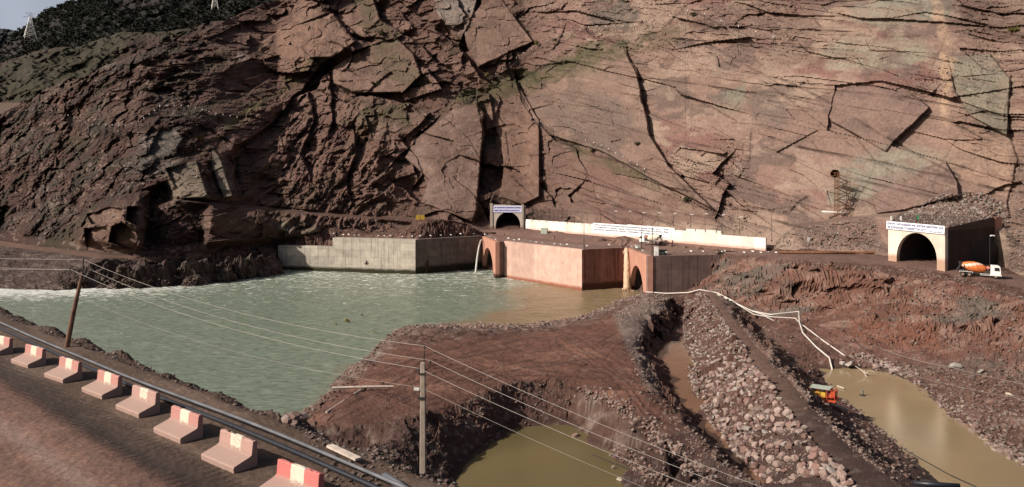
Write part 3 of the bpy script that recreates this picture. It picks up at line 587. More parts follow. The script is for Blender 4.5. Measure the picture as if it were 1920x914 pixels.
# a great sheet under and around everything, out to the horizon
me = bpy.data.meshes.new('outer_ground'); me.from_pydata([(-5000, -3000, -6), (5000, -3000, -6), (5000, 6000, -6), (-5000, 6000, -6)], [], [(0, 1, 2, 3)])
me.materials.append(rock_mat('outer_dirt', .3, .4, .3, attr=False, col=(.08, .05, .04))); og = bpy.data.objects.new('outer_ground', me); COL.objects.link(og); og['kind'] = 'structure'

# ---------------------------------------------------------------- water
def water(name, poly, z, mat, sp=3.0, amp=.12):
    xs = [p[0] for p in poly]; ys = [p[1] for p in poly]
    gx_ = np.arange(min(xs), max(xs), sp); gy_ = np.arange(min(ys), max(ys), sp*.6)
    X_, Y_ = np.meshgrid(gx_, gy_); Z_ = z+amp*(fbm(X_/9, Y_/5, 801, 4)*.9+ridged(X_/4, Y_/2.2, 811, 3)*.4)
    inside = inpoly(X_, Y_, poly); kp = inside[:-1, :-1]|inside[1:, 1:]
    o = grid_mesh(name, X_, Y_, Z_, None, mat, keep=kp)
    for p in o.data.polygons: p.use_smooth = True
    return o
def ramp(k, fac, stops):
    r = k.n('ShaderNodeValToRGB'); e = r.color_ramp.elements
    e[0].position, e[0].color = stops[0][0], (*stops[0][1], 1); e[1].position, e[1].color = stops[-1][0], (*stops[-1][1], 1)
    for p, c in stops[1:-1]: x = e.new(p); x.color = (*c, 1)
    k.l(fac, r.inputs[0]); return r.outputs[0]
def water_mat(name, col, river=False):
    k = N(name); ge = k.n('ShaderNodeNewGeometry'); mp = k.n('ShaderNodeMapping'); mp.inputs['Rotation'].default_value = (0, 0, R(12)); mp.inputs['Scale'].default_value = (.12, .34, .3)
    k.l(ge.outputs['Position'], mp.inputs[0])
    n = k.n('ShaderNodeTexNoise'); n.inputs['Scale'].default_value = 3.2 if river else 6; n.inputs['Detail'].default_value = 7; n.inputs['Roughness'].default_value = .62; n.inputs['Distortion'].default_value = .4
    k.l(mp.outputs[0], n.inputs[0])
    bp = k.n('ShaderNodeBump'); bp.inputs['Strength'].default_value = .55 if river else .06; bp.inputs['Distance'].default_value = .9 if river else .2
    k.l(n.outputs[0], bp.inputs['Height']); k.l(bp.outputs[0], k.b.inputs['Normal'])
    k.b.inputs['Roughness'].default_value = .22 if river else .12; k.b.inputs['IOR'].default_value = 1.33; k.b.inputs['Specular IOR Level'].default_value = .5
    big = k.n('ShaderNodeTexNoise'); big.inputs['Scale'].default_value = .035; big.inputs['Detail'].default_value = 4; k.l(ge.outputs['Position'], big.inputs[0])
    if not river:
        c = ramp(k, big.outputs[0], [(.35, tuple(x*.85 for x in col)), (.65, tuple(x*1.15 for x in col))]); k.l(c, k.b.inputs['Base Color'])
        return k.m
    sx = k.n('ShaderNodeSeparateXYZ'); k.l(ge.outputs['Position'], sx.inputs[0])
    def mth(op, a, b=None, v=None):
        m = k.n('ShaderNodeMath', operation=op)
        for i, q in enumerate((a, b if b is not None else v)):
            if q is None: continue
            if hasattr(q, 'links'): k.l(q, m.inputs[i])
            else: m.inputs[i].default_value = q
        return m.outputs[0]
    # muddy plume in front of the pink walls and along the near shore
    lin = mth('SUBTRACT', mth('MULTIPLY', sx.outputs[0], v=.040), mth('MULTIPLY', mth('SUBTRACT', sx.outputs[1], v=300.0), v=.010))
    pl = mth('ADD', lin, mth('MULTIPLY', mth('SUBTRACT', big.outputs[0], v=.5), v=1.6))
    mud = k.n('ShaderNodeMapRange'); mud.inputs[1].default_value = .10; mud.inputs[2].default_value = .75; k.l(pl, mud.inputs[0])
    base = ramp(k, n.outputs[0], [(.30, (.115, .142, .106)), (.5, (.185, .222, .170)), (.72, (.29, .325, .26))])
    mx = k.n('ShaderNodeMix', data_type='RGBA'); k.l(mud.outputs[0], mx.inputs[0]); k.l(base, mx.inputs[6]); mx.inputs[7].default_value = (.235, .17, .10, 1)
    # foam: thin streaks, strongest by the outlet and the far bank
    fm = k.n('ShaderNodeTexNoise'); fm.inputs['Scale'].default_value = 2.4; fm.inputs['Detail'].default_value = 9; fm.inputs['Roughness'].default_value = .66; fm.inputs['Distortion'].default_value = 1.2
    k.l(mp.outputs[0], fm.inputs[0])
    thr = k.n('ShaderNodeMapRange'); thr.inputs[1].default_value = 190; thr.inputs[2].default_value = 318; thr.inputs[3].default_value = .67; thr.inputs[4].default_value = .515; k.l(sx.outputs[1], thr.inputs[0])
    xr = k.n('ShaderNodeMapRange'); xr.inputs[1].default_value = -95; xr.inputs[2].default_value = -150; xr.inputs[3].default_value = 0; xr.inputs[4].default_value = .20; k.l(sx.outputs[0], xr.inputs[0])
    yr = k.n('ShaderNodeMapRange'); yr.inputs[1].default_value = 240; yr.inputs[2].default_value = 276; k.l(sx.outputs[1], yr.inputs[0])
    f = mth('MULTIPLY', mth('ADD', mth('SUBTRACT', fm.outputs[0], thr.outputs[0]), mth('MULTIPLY', xr.outputs[0], yr.outputs[0])), v=15.0)
    fc = k.n('ShaderNodeClamp'); k.l(f, fc.inputs[0])
    inv = mth('MULTIPLY', fc.outputs[0], mth('SUBTRACT', 1.0, mth('MULTIPLY', mud.outputs[0], v=.8)))
    mx2 = k.n('ShaderNodeMix', data_type='RGBA'); k.l(inv, mx2.inputs[0]); k.l(mx.outputs[2], mx2.inputs[6]); mx2.inputs[7].default_value = (.80, .82, .76, 1)
    k.l(mx2.outputs[2], k.b.inputs['Base Color'])
    return k.m
M_riv = water_mat('river_water', None, True); M_pond = water_mat('pond_water', (.135, .105, .050)); M_pond2 = water_mat('pond_water_pale', (.27, .20, .115)); M_pud = water_mat('puddle_water', (.17, .088, .052))
w2 = lambda *pts: [W(x, y, z)[:2] for x, y, z in pts]
water('river', [(-330, 250), (-330, 345), (-20, 352), (2, 330), (46, 300), (60, 262)]+w2((1250, 560, 0), (1100, 615, 0), (900, 640, 0), (760, 650, 0), (640, 760, 0), (620, 860, 0), (400, 960, 0), (0, 700, 0), (-600, 640, 0)), 0, M_riv, 1.1, .3)
def pond(name, pts, z, mat): 
    return water(name, w2(*[(x, y, z) for x, y in pts]), z, mat, 1.2, .012)
pond('pond', [(780, 960), (830, 860), (930, 780), (1100, 780), (1160, 820), (1380, 960), (1380, 1100), (780, 1100)], -.5, M_pond)
pond('pond_right', [(1500, 670), (1700, 675), (2200, 950), (2200, 1050), (1800, 1050), (1500, 720)], 0.0, M_pond2)
pond('puddle', [(1215, 640), (1300, 640), (1320, 740), (1480, 950), (1420, 960), (1250, 760)], .95, M_pud)

# ================================================================ objects
V = Vector
class MB:
    def __init__(s): s.v = []; s.f = []; s.mi = []
    def add(s, vs, fs, mi=0):
        b = len(s.v); s.v += [tuple(v) for v in vs]; s.f += [tuple(i+b for i in f) for f in fs]; s.mi += [mi]*len(fs)
    def box(s, c, d, rot=None, mi=0):
        hx, hy, hz = d[0]/2, d[1]/2, d[2]/2
        vs = [V((x, y, z)) for x in (-hx, hx) for y in (-hy, hy) for z in (-hz, hz)]
        if rot is not None: vs = [rot@v for v in vs]
        s.add([v+V(c) for v in vs], [(0, 1, 3, 2), (4, 6, 7, 5), (0, 4, 5, 1), (2, 3, 7, 6), (0, 2, 6, 4), (1, 5, 7, 3)], mi)
    def tube(s, pts, r, n=8, mi=0, cap=True):
        pts = [V(p) for p in pts]; rs = r if isinstance(r, (list, tuple)) else [r]*len(pts); b = len(s.v)
        for i, p in enumerate(pts):
            d = (pts[min(i+1, len(pts)-1)]-pts[max(i-1, 0)]).normalized(); a = V((0, 0, 1)) if abs(d.z) < .9 else V((1, 0, 0))
            x = d.cross(a).normalized(); y = d.cross(x)
            s.v += [tuple(p+x*math.cos(t*2*math.pi/n)*rs[i]+y*math.sin(t*2*math.pi/n)*rs[i]) for t in range(n)]
        for i in range(len(pts)-1):
            for t in range(n): s.f.append((b+i*n+t, b+i*n+(t+1) % n, b+(i+1)*n+(t+1) % n, b+(i+1)*n+t)); s.mi.append(mi)
        if cap: s.f += [tuple(b+t for t in range(n)), tuple(b+(len(pts)-1)*n+t for t in reversed(range(n)))]; s.mi += [mi, mi]
    def prism(s, poly, z0, z1, mi=0):
        """vertical prism on an XY polygon; z1 may be a list of heights"""
        n = len(poly); zt = z1 if isinstance(z1, (list, tuple)) else [z1]*n
        s.add([(x, y, z0) for x, y in poly]+[(x, y, zt[i]) for i, (x, y) in enumerate(poly)], [tuple(reversed(range(n))), tuple(range(n, 2*n))]+[(i, (i+1) % n, n+(i+1) % n, n+i) for i in range(n)], mi)
    def build(s, name, mats, parent=None, smooth=False, bevel=0):
        me = bpy.data.meshes.new(name); me.from_pydata(s.v, [], s.f); mats = mats if isinstance(mats, list) else [mats]
        for m in mats: me.materials.append(m)
        me.polygons.foreach_set('material_index', s.mi)
        bm = bmesh.new(); bm.from_mesh(me); bmesh.ops.recalc_face_normals(bm, faces=bm.faces); bm.to_mesh(me); bm.free()
        if smooth: me.polygons.foreach_set('use_smooth', [True]*len(me.polygons))
        o = bpy.data.objects.new(name, me); COL.objects.link(o)
        if parent is not None: o.parent = parent
        if bevel: b = o.modifiers.new('b', 'BEVEL'); b.width = bevel; b.segments = 2; b.limit_method = 'ANGLE'
        return o
def thing(name, label, cat, loc=(0, 0, 0), rot=(0, 0, 0), group=None, scale=1):
    o = bpy.data.objects.new(name, None); COL.objects.link(o); o.location = loc; o.rotation_euler = rot; o.scale = (scale,)*3
    o['label'] = label; o['category'] = cat
    if group: o['group'] = group
    return o
def tag(o, label, cat, group=None):
    o['label'] = label; o['category'] = cat
    if group: o['group'] = group
    return o
def dup(root, loc, rot=None, label=None, scale=None):
    r_ = root.copy(); COL.objects.link(r_); r_.location = loc
    if rot is not None: r_.rotation_euler = rot
    if label: r_['label'] = label
    if scale: r_.scale = (scale,)*3
    def kids(a, b):
        for ch in list(a.children):
            c = ch.copy(); COL.objects.link(c); c.parent = b; kids(ch, c)
    kids(root, r_); return r_
def mat(name, col, rough=.6, metal=0, noise=0, nscale=3, bump=0, sp=.4):
    k = N(name); k.b.inputs['Base Color'].default_value = (*col, 1); k.b.inputs['Roughness'].default_value = rough; k.b.inputs['Metallic'].default_value = metal; k.b.inputs['Specular IOR Level'].default_value = sp
    tc = k.n('ShaderNodeTexCoord'); n = k.n('ShaderNodeTexNoise'); n.inputs['Scale'].default_value = nscale; n.inputs['Detail'].default_value = 7; k.l(tc.outputs['Object'], n.inputs[0])
    c = ramp(k, n.outputs[0], [(.3, tuple(x*(1-noise) for x in col)), (.7, tuple(min(1, x*(1+noise)) for x in col))]); k.l(c, k.b.inputs['Base Color'])
    if bump: bp = k.n('ShaderNodeBump', i_0=bump); bp.inputs['Distance'].default_value = .05; k.l(n.outputs[0], bp.inputs['Height']); k.l(bp.outputs[0], k.b.inputs['Normal'])
    return k.m
def concrete(name, col, col2, panel=(3.2, 2.2), streak=.35, wet=(.03, .025, .015), wetz=1.2, joint=.55, stain=None, ang=0, board=.0):
    """cast concrete: panel joints, runs of dirt from the top, a dark band at the waterline"""
    k = N(name); ge = k.n('ShaderNodeNewGeometry'); sx = k.n('ShaderNodeSeparateXYZ'); mp = k.n('ShaderNodeMapping'); mp.inputs['Rotation'].default_value = (0, 0, -ang); k.l(ge.outputs['Position'], mp.inputs[0]); k.l(mp.outputs[0], sx.inputs[0])
    cb = k.n('ShaderNodeCombineXYZ'); k.l(sx.outputs[0], cb.inputs[0]); k.l(sx.outputs[2], cb.inputs[1])
    br = k.n('ShaderNodeTexBrick'); br.inputs['Scale'].default_value = 1; br.inputs['Brick Width'].default_value = panel[0]; br.inputs['Row Height'].default_value = panel[1]; br.inputs['Mortar Size'].default_value = .05
    br.inputs['Color1'].default_value = (.82, .82, .82, 1); br.inputs['Color2'].default_value = (1.1, 1.1, 1.1, 1); br.inputs['Mortar'].default_value = (joint, joint, joint, 1); br.inputs['Mortar Smooth'].default_value = .3
    k.l(cb.outputs[0], br.inputs[0])
    n1 = k.n('ShaderNodeTexNoise'); n1.inputs['Scale'].default_value = .35; n1.inputs['Detail'].default_value = 8; n1.inputs['Roughness'].default_value = .65; k.l(ge.outputs['Position'], n1.inputs[0])
    ms = k.n('ShaderNodeMapping'); ms.inputs['Scale'].default_value = (1.6, 1.6, .05); k.l(ge.outputs['Position'], ms.inputs[0])
    n2 = k.n('ShaderNodeTexNoise'); n2.inputs['Scale'].default_value = 1.0; n2.inputs['Detail'].default_value = 5; k.l(ms.outputs[0], n2.inputs[0])
    c = ramp(k, n1.outputs[0], [(.32, col2), (.66, col)])
    m1 = k.n('ShaderNodeMix', data_type='RGBA', blend_type='MULTIPLY'); m1.inputs[0].default_value = 1; k.l(c, m1.inputs[6]); k.l(br.outputs[0], m1.inputs[7])
    st = k.n('ShaderNodeMapRange'); st.inputs[1].default_value = .5; st.inputs[2].default_value = .72; st.inputs[3].default_value = 0; st.inputs[4].default_value = streak; k.l(n2.outputs[0], st.inputs[0])
    m2 = k.n('ShaderNodeMix', data_type='RGBA'); k.l(st.outputs[0], m2.inputs[0]); k.l(m1.outputs[2], m2.inputs[6]); m2.inputs[7].default_value = (*[x*.35 for x in (stain or col2)], 1)
    wz = k.n('ShaderNodeMapRange'); wz.inputs[1].default_value = wetz+.5; wz.inputs[2].default_value = wetz-.5; zz = k.n('ShaderNodeMath', operation='SUBTRACT'); nn = k.n('ShaderNodeMath', operation='MULTIPLY', i_1=1.6); k.l(n1.outputs[0], nn.inputs[0]); k.l(sx.outputs[2], zz.inputs[0]); k.l(nn.outputs[0], zz.inputs[1]); k.l(zz.outputs[0], wz.inputs[0])
    m3 = k.n('ShaderNodeMix', data_type='RGBA'); k.l(wz.outputs[0], m3.inputs[0]); k.l(m2.outputs[2], m3.inputs[6]); m3.inputs[7].default_value = (*wet, 1)
    k.l(m3.outputs[2], k.b.inputs['Base Color'])
    bp = k.n('ShaderNodeBump', i_0=.35); bp.inputs['Distance'].default_value = .08; k.l(br.outputs[1], bp.inputs['Height']); bp.invert = True; k.l(bp.outputs[0], k.b.inputs['Normal'])
    k.b.inputs['Roughness'].default_value = .85; k.b.inputs['Specular IOR Level'].default_value = .25
    return k.m
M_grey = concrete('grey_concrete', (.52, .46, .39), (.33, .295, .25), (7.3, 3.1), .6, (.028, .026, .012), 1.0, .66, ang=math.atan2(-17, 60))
M_grey2 = concrete('grey_concrete_shaded', (.20, .15, .135), (.11, .085, .08), (6, 3.4), .7, (.02, .018, .01), 2.2, .5, ang=math.atan2(21, 26))  # darker copy of the grey; the return wall's shade is in its colour
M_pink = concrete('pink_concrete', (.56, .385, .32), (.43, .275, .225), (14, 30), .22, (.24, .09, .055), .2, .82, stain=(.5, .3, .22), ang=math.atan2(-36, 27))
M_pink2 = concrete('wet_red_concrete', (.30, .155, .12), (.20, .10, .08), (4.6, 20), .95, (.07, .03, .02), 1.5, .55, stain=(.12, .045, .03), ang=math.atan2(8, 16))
M_orng = concrete('orange_concrete', (.50, .265, .195), (.40, .20, .145), (40, 30), .3, (.06, .03, .02), .8, .8, ang=R(90))
M_brown = concrete('brown_stained_concrete', (.235, .155, .135), (.15, .105, .095), (4.2, 4.8), .6, (.05, .03, .02), .5, .6, stain=(.16, .10, .08), ang=math.atan2(5, 25.5))
M_white = concrete('whitewashed_concrete', (.80, .74, .68), (.70, .62, .55), (5.0, 40), .12, (.50, .31, .25), 16.0, .78, stain=(.6, .4, .3), ang=math.atan2(-105, 72))
M_port = concrete('portal_concrete', (.58, .50, .43), (.42, .35, .30), (1.1, 30), .3, (.3, .2, .15), 16.5, .85)
M_port2 = concrete('portal_plaster', (.72, .64, .54), (.60, .50, .41), (8, 30), .2, (.42, .27, .2), 18.0, .85, ang=R(120))
M_dark = concrete('shaded_side_concrete', (.075, .045, .038), (.045, .028, .025), (1.3, 30), .5, (.03, .02, .015), 10, .7, ang=R(40))  # portal side wall: its shade is painted in as near-black concrete
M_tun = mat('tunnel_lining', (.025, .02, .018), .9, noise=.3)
M_slab = rock_mat('deck_concrete', .9, .6, .4, attr=False, col=(.17, .10, .08))
M_steel = mat('painted_steel', (.30, .29, .28), .5, .3, .2); M_rust = mat('rusty_steel', (.17, .075, .035), .8, .2, .4, 2); M_dsteel = mat('dark_steel', (.045, .04, .038), .6, .3, .2)
M_wpaint = mat('white_paint', (.78, .77, .74), .4, 0, .08); M_black = mat('black_rubber', (.02, .02, .02), .8); M_glass = mat('window_glass', (.02, .025, .03), .08, 0, sp=.8)
M_orange = mat('orange_paint', (.62, .17, .05), .5, 0, .3, 1.5); M_cream = mat('cream_drum_paint', (.62, .56, .45), .45, 0, .2); M_yel = mat('yellow_paint', (.55, .36, .05), .5, 0, .2); M_red = mat('red_orange_paint', (.48, .075, .03), .45, 0, .25)
M_flag = mat('white_cloth', (.85, .83, .8), .9); M_green = mat('green_paint', (.03, .30, .10), .5); M_wood = mat('weathered_wood', (.26, .15, .09), .85, 0, .35, 3, .4); M_pale = mat('pale_timber', (.50, .42, .36), .85, 0, .25, 2)
M_pole = mat('pole_concrete', (.36, .29, .235), .9, 0, .22, 2.5, .3); M_wire = mat('aluminium_wire', (.30, .27, .25), .6, .2); M_dwire = mat('black_cable', (.03, .03, .03), .7); M_cab = mat('grey_green_paint', (.38, .42, .36), .5, 0, .15)
M_pipeg = mat('grey_plastic_pipe', (.13, .135, .15), .42, 0, .25, 1.2); M_piped = mat('black_plastic_pipe', (.018, .020, .028), .4, 0, .2); M_pipew = mat('white_plastic_pipe', (.60, .55, .50), .5, 0, .15)
M_sgn = mat('sign_sheet', (.80, .81, .86), .5, 0, .03); M_sgn2 = mat('faded_sign_sheet', (.56, .56, .78), .5, 0, .05); M_ink = mat('navy_lettering', (.02, .025, .15), .5); M_ink2 = mat('dark_lettering', (.035, .035, .05), .5); M_board = mat('grey_board', (.50, .52, .53), .5, 0, .1)
M_skin = mat('skin', (.35, .2, .14), .6); M_cloth = mat('dark_clothes', (.022, .022, .028), .9)

# ---- grey river wall
def unit(a, b): d = V((b[0]-a[0], b[1]-a[1])); return d.normalized()
def strip(a, b, th):                                     # footprint of a wall from a to b, thickness away from the camera
    d = unit(a, b); n = V((-d.y, d.x)); return [a, b, (b[0]+n.x*th, b[1]+n.y*th), (a[0]+n.x*th, a[1]+n.y*th)]
rw = thing('river_wall', 'long pale grey concrete wall along the green river, stepped down at its left end', 'retaining wall')
gm = (GA[0]+(GB[0]-GA[0])*.41, GA[1]+(GB[1]-GA[1])*.41)
m = MB(); m.prism(strip(GA, gm, 4), -5, [10.35, 10.25, 10.25, 10.35]); m.build('low_wall_section', M_grey, rw)
m = MB(); m.prism(strip(gm, GB, 4.0), -5, 14.0); m.build('high_wall_section', M_grey, rw)
gb2 = (GB[0]+.02, GB[1]+.02)
m = MB(); m.prism([gb2, GC, (GC[0]-2.5, GC[1]+3), (GB[0]-2.4, GB[1]+3.0)], -5, [14.0, 14.05, 14.05, 13.95]); m.build('return_wall', M_grey2, rw)['label'] = 'stained return wall, shade put into its colour, with horizontal pour lines'
# ---- outlet structure with two arches
os_ = thing('outlet_structure', 'pink concrete diversion tunnel outlet with two arched openings above the river', 'tunnel outlet')
def arch_wall(a, b, s0, s1, zs, zt, z0, z1, th, mats, parent, name='arch_wall', depth=24, lname='arch_lining', n=18, ztb=None):
    """upright wall a->b with an elliptical arch between fractions s0..s1; th = thickness inward (left of a->b)"""
    a = V(a); b = V(b); d = b-a; nn = V((-d.y, d.x)).normalized(); ztb = z1 if ztb is None else ztb
    P = lambda s, o, z: (a.x+d.x*s+nn.x*o, a.y+d.y*s+nn.y*o, z)
    top = lambda s: z1+(ztb-z1)*s
    m = MB()
    sc = (s0+s1)/2; sr = (s1-s0)/2
    arc = [(sc-sr*math.cos(math.pi*i/n), zs+(zt-zs)*math.sin(math.pi*i/n)) for i in range(n+1)]
    for o, fl in ((0, 1), (th, -1)):
        q = [[P(0, o, z0), P(s0, o, z0), P(s0, o, top(s0)), P(0, o, top(0))], [P(s1, o, z0), P(1, o, z0), P(1, o, top(1)), P(s1, o, top(s1))]]
        for i in range(n): q.append([P(arc[i][0], o, arc[i][1]), P(arc[i+1][0], o, arc[i+1][1]), P(arc[i+1][0], o, top(arc[i+1][0])), P(arc[i][0], o, top(arc[i][0]))])
        for x in q: m.add(x, [(0, 1, 2, 3)])
    full = [(s0, z0)]+arc+[(s1, z0)]
    for (sa, za), (sb, zb) in zip(full[:-1], full[1:]): m.add([P(sa, 0, za), P(sb, 0, zb), P(sb, th, zb), P(sa, th, za)], [(0, 1, 2, 3)])
    m.add([P(0, 0, top(0)), P(1, 0, top(1)), P(1, th, top(1)), P(0, th, top(0))], [(0, 1, 2, 3)])
    for s in (0, 1): m.add([P(s, 0, z0), P(s, 0, top(s)), P(s, th, top(s)), P(s, th, z0)], [(0, 1, 2, 3)])
    o1 = m.build(name, mats, parent)
    m = MB()
    for (sa, za), (sb, zb) in zip(full[:-1], full[1:]): m.add([P(sa, th, za), P(sb, th, zb), P(sb, depth, zb), P(sa, depth, za)], [(0, 1, 2, 3)])
    for i in range(n): m.add([P(arc[i][0], depth, z0), P(arc[i+1][0], depth, z0), P(arc[i+1][0], depth, arc[i+1][1]), P(arc[i][0], depth, arc[i][1])], [(0, 1, 2, 3)])
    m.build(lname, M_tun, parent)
    return o1
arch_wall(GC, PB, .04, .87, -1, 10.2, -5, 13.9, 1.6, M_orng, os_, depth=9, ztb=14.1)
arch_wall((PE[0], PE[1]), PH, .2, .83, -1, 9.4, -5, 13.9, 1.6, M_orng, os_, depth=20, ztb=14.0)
m = MB(); m.prism([PB, PC, (PC[0]+1, PC[1]+3), (PB[0]+2.0, PB[1]+4)], -5, 14.02); m.build('pier', M_brown, os_)
m = MB(); m.prism([PC, PD_, (PD_[0]+1.3, PD_[1]+1.6), (PC[0]+1.5, PC[1]+2)], -5, [14.15, 14.0, 14.0, 14.15]); m.build('front_wall', M_pink, os_)
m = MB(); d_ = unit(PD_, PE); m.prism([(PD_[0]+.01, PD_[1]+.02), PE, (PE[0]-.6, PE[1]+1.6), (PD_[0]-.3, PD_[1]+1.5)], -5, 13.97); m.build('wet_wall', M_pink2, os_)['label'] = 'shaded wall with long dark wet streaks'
m = MB(); m.prism(strip((PH[0]+.02, PH[1]), PI_, 1.5), -5, 14.03); m.build('brown_wall', M_brown, os_)
m = MB(); m.prism([(PB[0]+1.7, PB[1]+3), (PC[0]+1.5, PC[1]+2.2), (PD_[0]+1.4, PD_[1]+1.8), (PE[0]-1, PE[1]+1.8), (42, 309), (26, 303), (6, 334), (-10, 349), (GC[0]+1.8, GC[1])], 13.0, [13.9, 13.9, 13.9, 13.9, 15.6, 14.2, 14.2, 14.4, 13.9])
m.build('deck_slab', M_slab, os_); m = MB(); m.prism([(PE[0]+1.9, PE[1]), (PH[0]+1.8, PH[1]+1.8), (PI_[0], PI_[1]+1.6), (70, 262), (50, 290), (43, 300)], 13.0, [13.9, 13.9, 13.9, 15.4, 15.75, 15.7]); m.build('deck_slab', M_slab, os_)
# ---- falling water
def fall(label, p0, v, g, r0, r1, mt, n=22):
    m = MB(); pts = []; t1 = math.sqrt(2*p0[2]/g)
    for i in range(n+1): t = t1*i/n; pts.append((p0[0]+v[0]*t, p0[1]+v[1]*t, p0[2]-.5*g*t*t))
    m.tube(pts, [r0+(r1-r0)*i/n+random.uniform(-.06, .06)*r1 for i in range(n+1)], 10)
    for k in range(9):                                   # ragged side strands
        a = random.random()*6.28; i0 = random.randint(2, 12); i1 = random.randint(i0+4, n)
        m.tube([(pts[i][0]+math.cos(a)*(r1*.8), pts[i][1]+math.sin(a)*(r1*.8), pts[i][2]) for i in range(i0, i1)], [.05*r1+.12*r1*random.random() for _ in range(i0, i1)], 5)
    for k in range(30):                                  # splash
        a = random.random()*6.28; rr = r1*random.uniform(.6, 2.6); c = (pts[-1][0]+math.cos(a)*rr, pts[-1][1]+math.sin(a)*rr, .1); s_ = random.uniform(.12, .4)*max(.6, r1*.7)
        m.tube([c, (c[0], c[1], c[2]+s_*1.3)], [s_, s_*.2], 6)
    tag(m.build('waterfall', mt, smooth=True), label, 'waterfall')
def wmat(name, col, al):
    k = N(name); k.b.inputs['Base Color'].default_value = (*col, 1); k.b.inputs['Roughness'].default_value = .5; k.b.inputs['Alpha'].default_value = al
    ge = k.n('ShaderNodeNewGeometry'); mp = k.n('ShaderNodeMapping'); mp.inputs['Scale'].default_value = (3, 3, .15); n = k.n('ShaderNodeTexNoise'); n.inputs['Scale'].default_value = 1.5; k.l(ge.outputs['Position'], mp.inputs[0]); k.l(mp.outputs[0], n.inputs[0])
    k.l(ramp(k, n.outputs[0], [(.35, tuple(x*.7 for x in col)), (.65, tuple(min(.95, x*1.35) for x in col))]), k.b.inputs['Base Color']); return k.m
fall('thin white jet of water falling beside the left arch', (-12.9, 338.5, 12.6), (-1.2, -9, 0), 9.8, .28, .42, wmat('white_water', (.60, .60, .56), .8))
fall('thick muddy waterfall pouring off the deck beside the right arch', (39.9, 277.8, 13.6), (-.15, -2.4, 0), 9.8, .75, 1.35, wmat('muddy_water', (.58, .40, .27), .93))
# ---- whitewashed wall
WA, WB = (6.0, 350.0), (78.0, 245.0)
ww = thing('whitewashed_wall', 'long white concrete wall behind the dirt road with notched top edge', 'wall')
wd = V((WB[0]-WA[0], WB[1]-WA[1])); WL = wd.length; wd.normalize(); wn = V((-wd.y, wd.x))
def wp(s, o=0): return (WA[0]+wd.x*s+wn.x*o, WA[1]+wd.y*s+wn.y*o)
def ztop(s): f = s/WL; return 20.75 if f < .51 else (21.35 if f < .864 else 20.0)
secs = [(0, .51, 20.0), (.51, .864, 20.5), (.864, 1, 20.0)]
for f0, f1, zb in secs:
    m = MB(); s = f0*WL; e = f1*WL
    m.prism([wp(s, 0), wp(e, 0), wp(e, .6), wp(s, .6)], 14.5, zb)
    if f0 < .8:
        k = s
        while k < e-.1:
            k2 = min(k+random.choice((4.4, 4.7, 5.0)), e)
            if not (.685 < k/WL < .705): m.prism([wp(k+.22, 0), wp(k2-.22, 0), wp(k2-.22, .6), wp(k+.22, .6)], zb, ztop(s+.01)-random.uniform(0, .12))
            k = k2
    m.build('wall_section', M_white, ww)
m = MB(); m.prism([wp(0, -1.4), wp(WL*.98, -1.4), wp(WL*.98, 0), wp(0, 0)], 15.2, 16.15); m.build('footing', M_slab, ww)
# ---- lettering
def letters(text, size, mt, name='lettering', sx=1.0):
    cu = bpy.data.curves.new(name, 'FONT'); cu.body = text; cu.size = size; cu.extrude = .02; cu.space_character = 1.06; cu.align_x = 'LEFT'; cu.offset = size*.028; cu.resolution_u = 3
    t = bpy.data.objects.new(name+'_curve', cu); COL.objects.link(t); dg = bpy.context.evaluated_depsgraph_get(); dg.update()
    me = bpy.data.meshes.new_from_object(t.evaluated_get(dg)); bpy.data.objects.remove(t); bpy.data.curves.remove(cu)
    me.materials.clear(); me.materials.append(mt); o = bpy.data.objects.new(name, me); COL.objects.link(o); return o
def sign(name, label, a, b, z0, z1, sheet, ink, lines, tilt=None, mar=.03, base=None):
    """flat sign between ground points a,b (left,right as read), standing z0..z1; lines=[(text, height fraction centre, size fraction, x0, x1)]"""
    a = V(a); b = V(b); d = b-a; Ln = d.length; ang = math.atan2(d.y, d.x)
    t = thing(name, label, 'sign', (a.x, a.y, z0), (0, -(math.atan2(tilt, Ln)) if tilt else 0, ang))
    m = MB(); m.box((Ln/2, 0, (z1-z0)/2), (Ln, .08, z1-z0)); m.build('sign_sheet', sheet, t)
    for tx, cy, hs, x0, x1 in lines:
        o = letters(tx, hs*(z1-z0), ink); xs = [v.co.x for v in o.data.vertices]; ys = [v.co.y for v in o.data.vertices]
        w_ = max(xs)-min(xs); k = (x1-x0)*Ln/w_
        o.parent = t; o.rotation_euler = (R(90), 0, 0); o.scale = (k, 1, 1); o.location = (x0*Ln-min(xs)*k, -.06, cy*(z1-z0)-hs*(z1-z0)*.36)
    return t
f0 = .395*WL; f1 = .727*WL
def fpx(px): f = (px-960)/F; return ((f*WA[1]-WA[0])/(wd.x-f*wd.y))
s0, s1 = fpx(1112), fpx(1256)
sign('wall_sign', 'large white painted panel with three rows of dark lettering on the white wall', wp(s0, -.08), wp(s1, -.08), 17.3, 21.15, M_sgn, M_ink2,
     [('«Роғун» манбаи адонашавандаи нур аст, ки', .83, .20, .02, .98), ('Тоҷикистонро дар оғуши шарқи куҳан ба', .60, .20, .02, .98), ('ахтари ҳамешатобон табдил хоҳад дод', .37, .20, .02, .86), ('Эмомалӣ Раҳмон', .12, .09, .80, .97)])
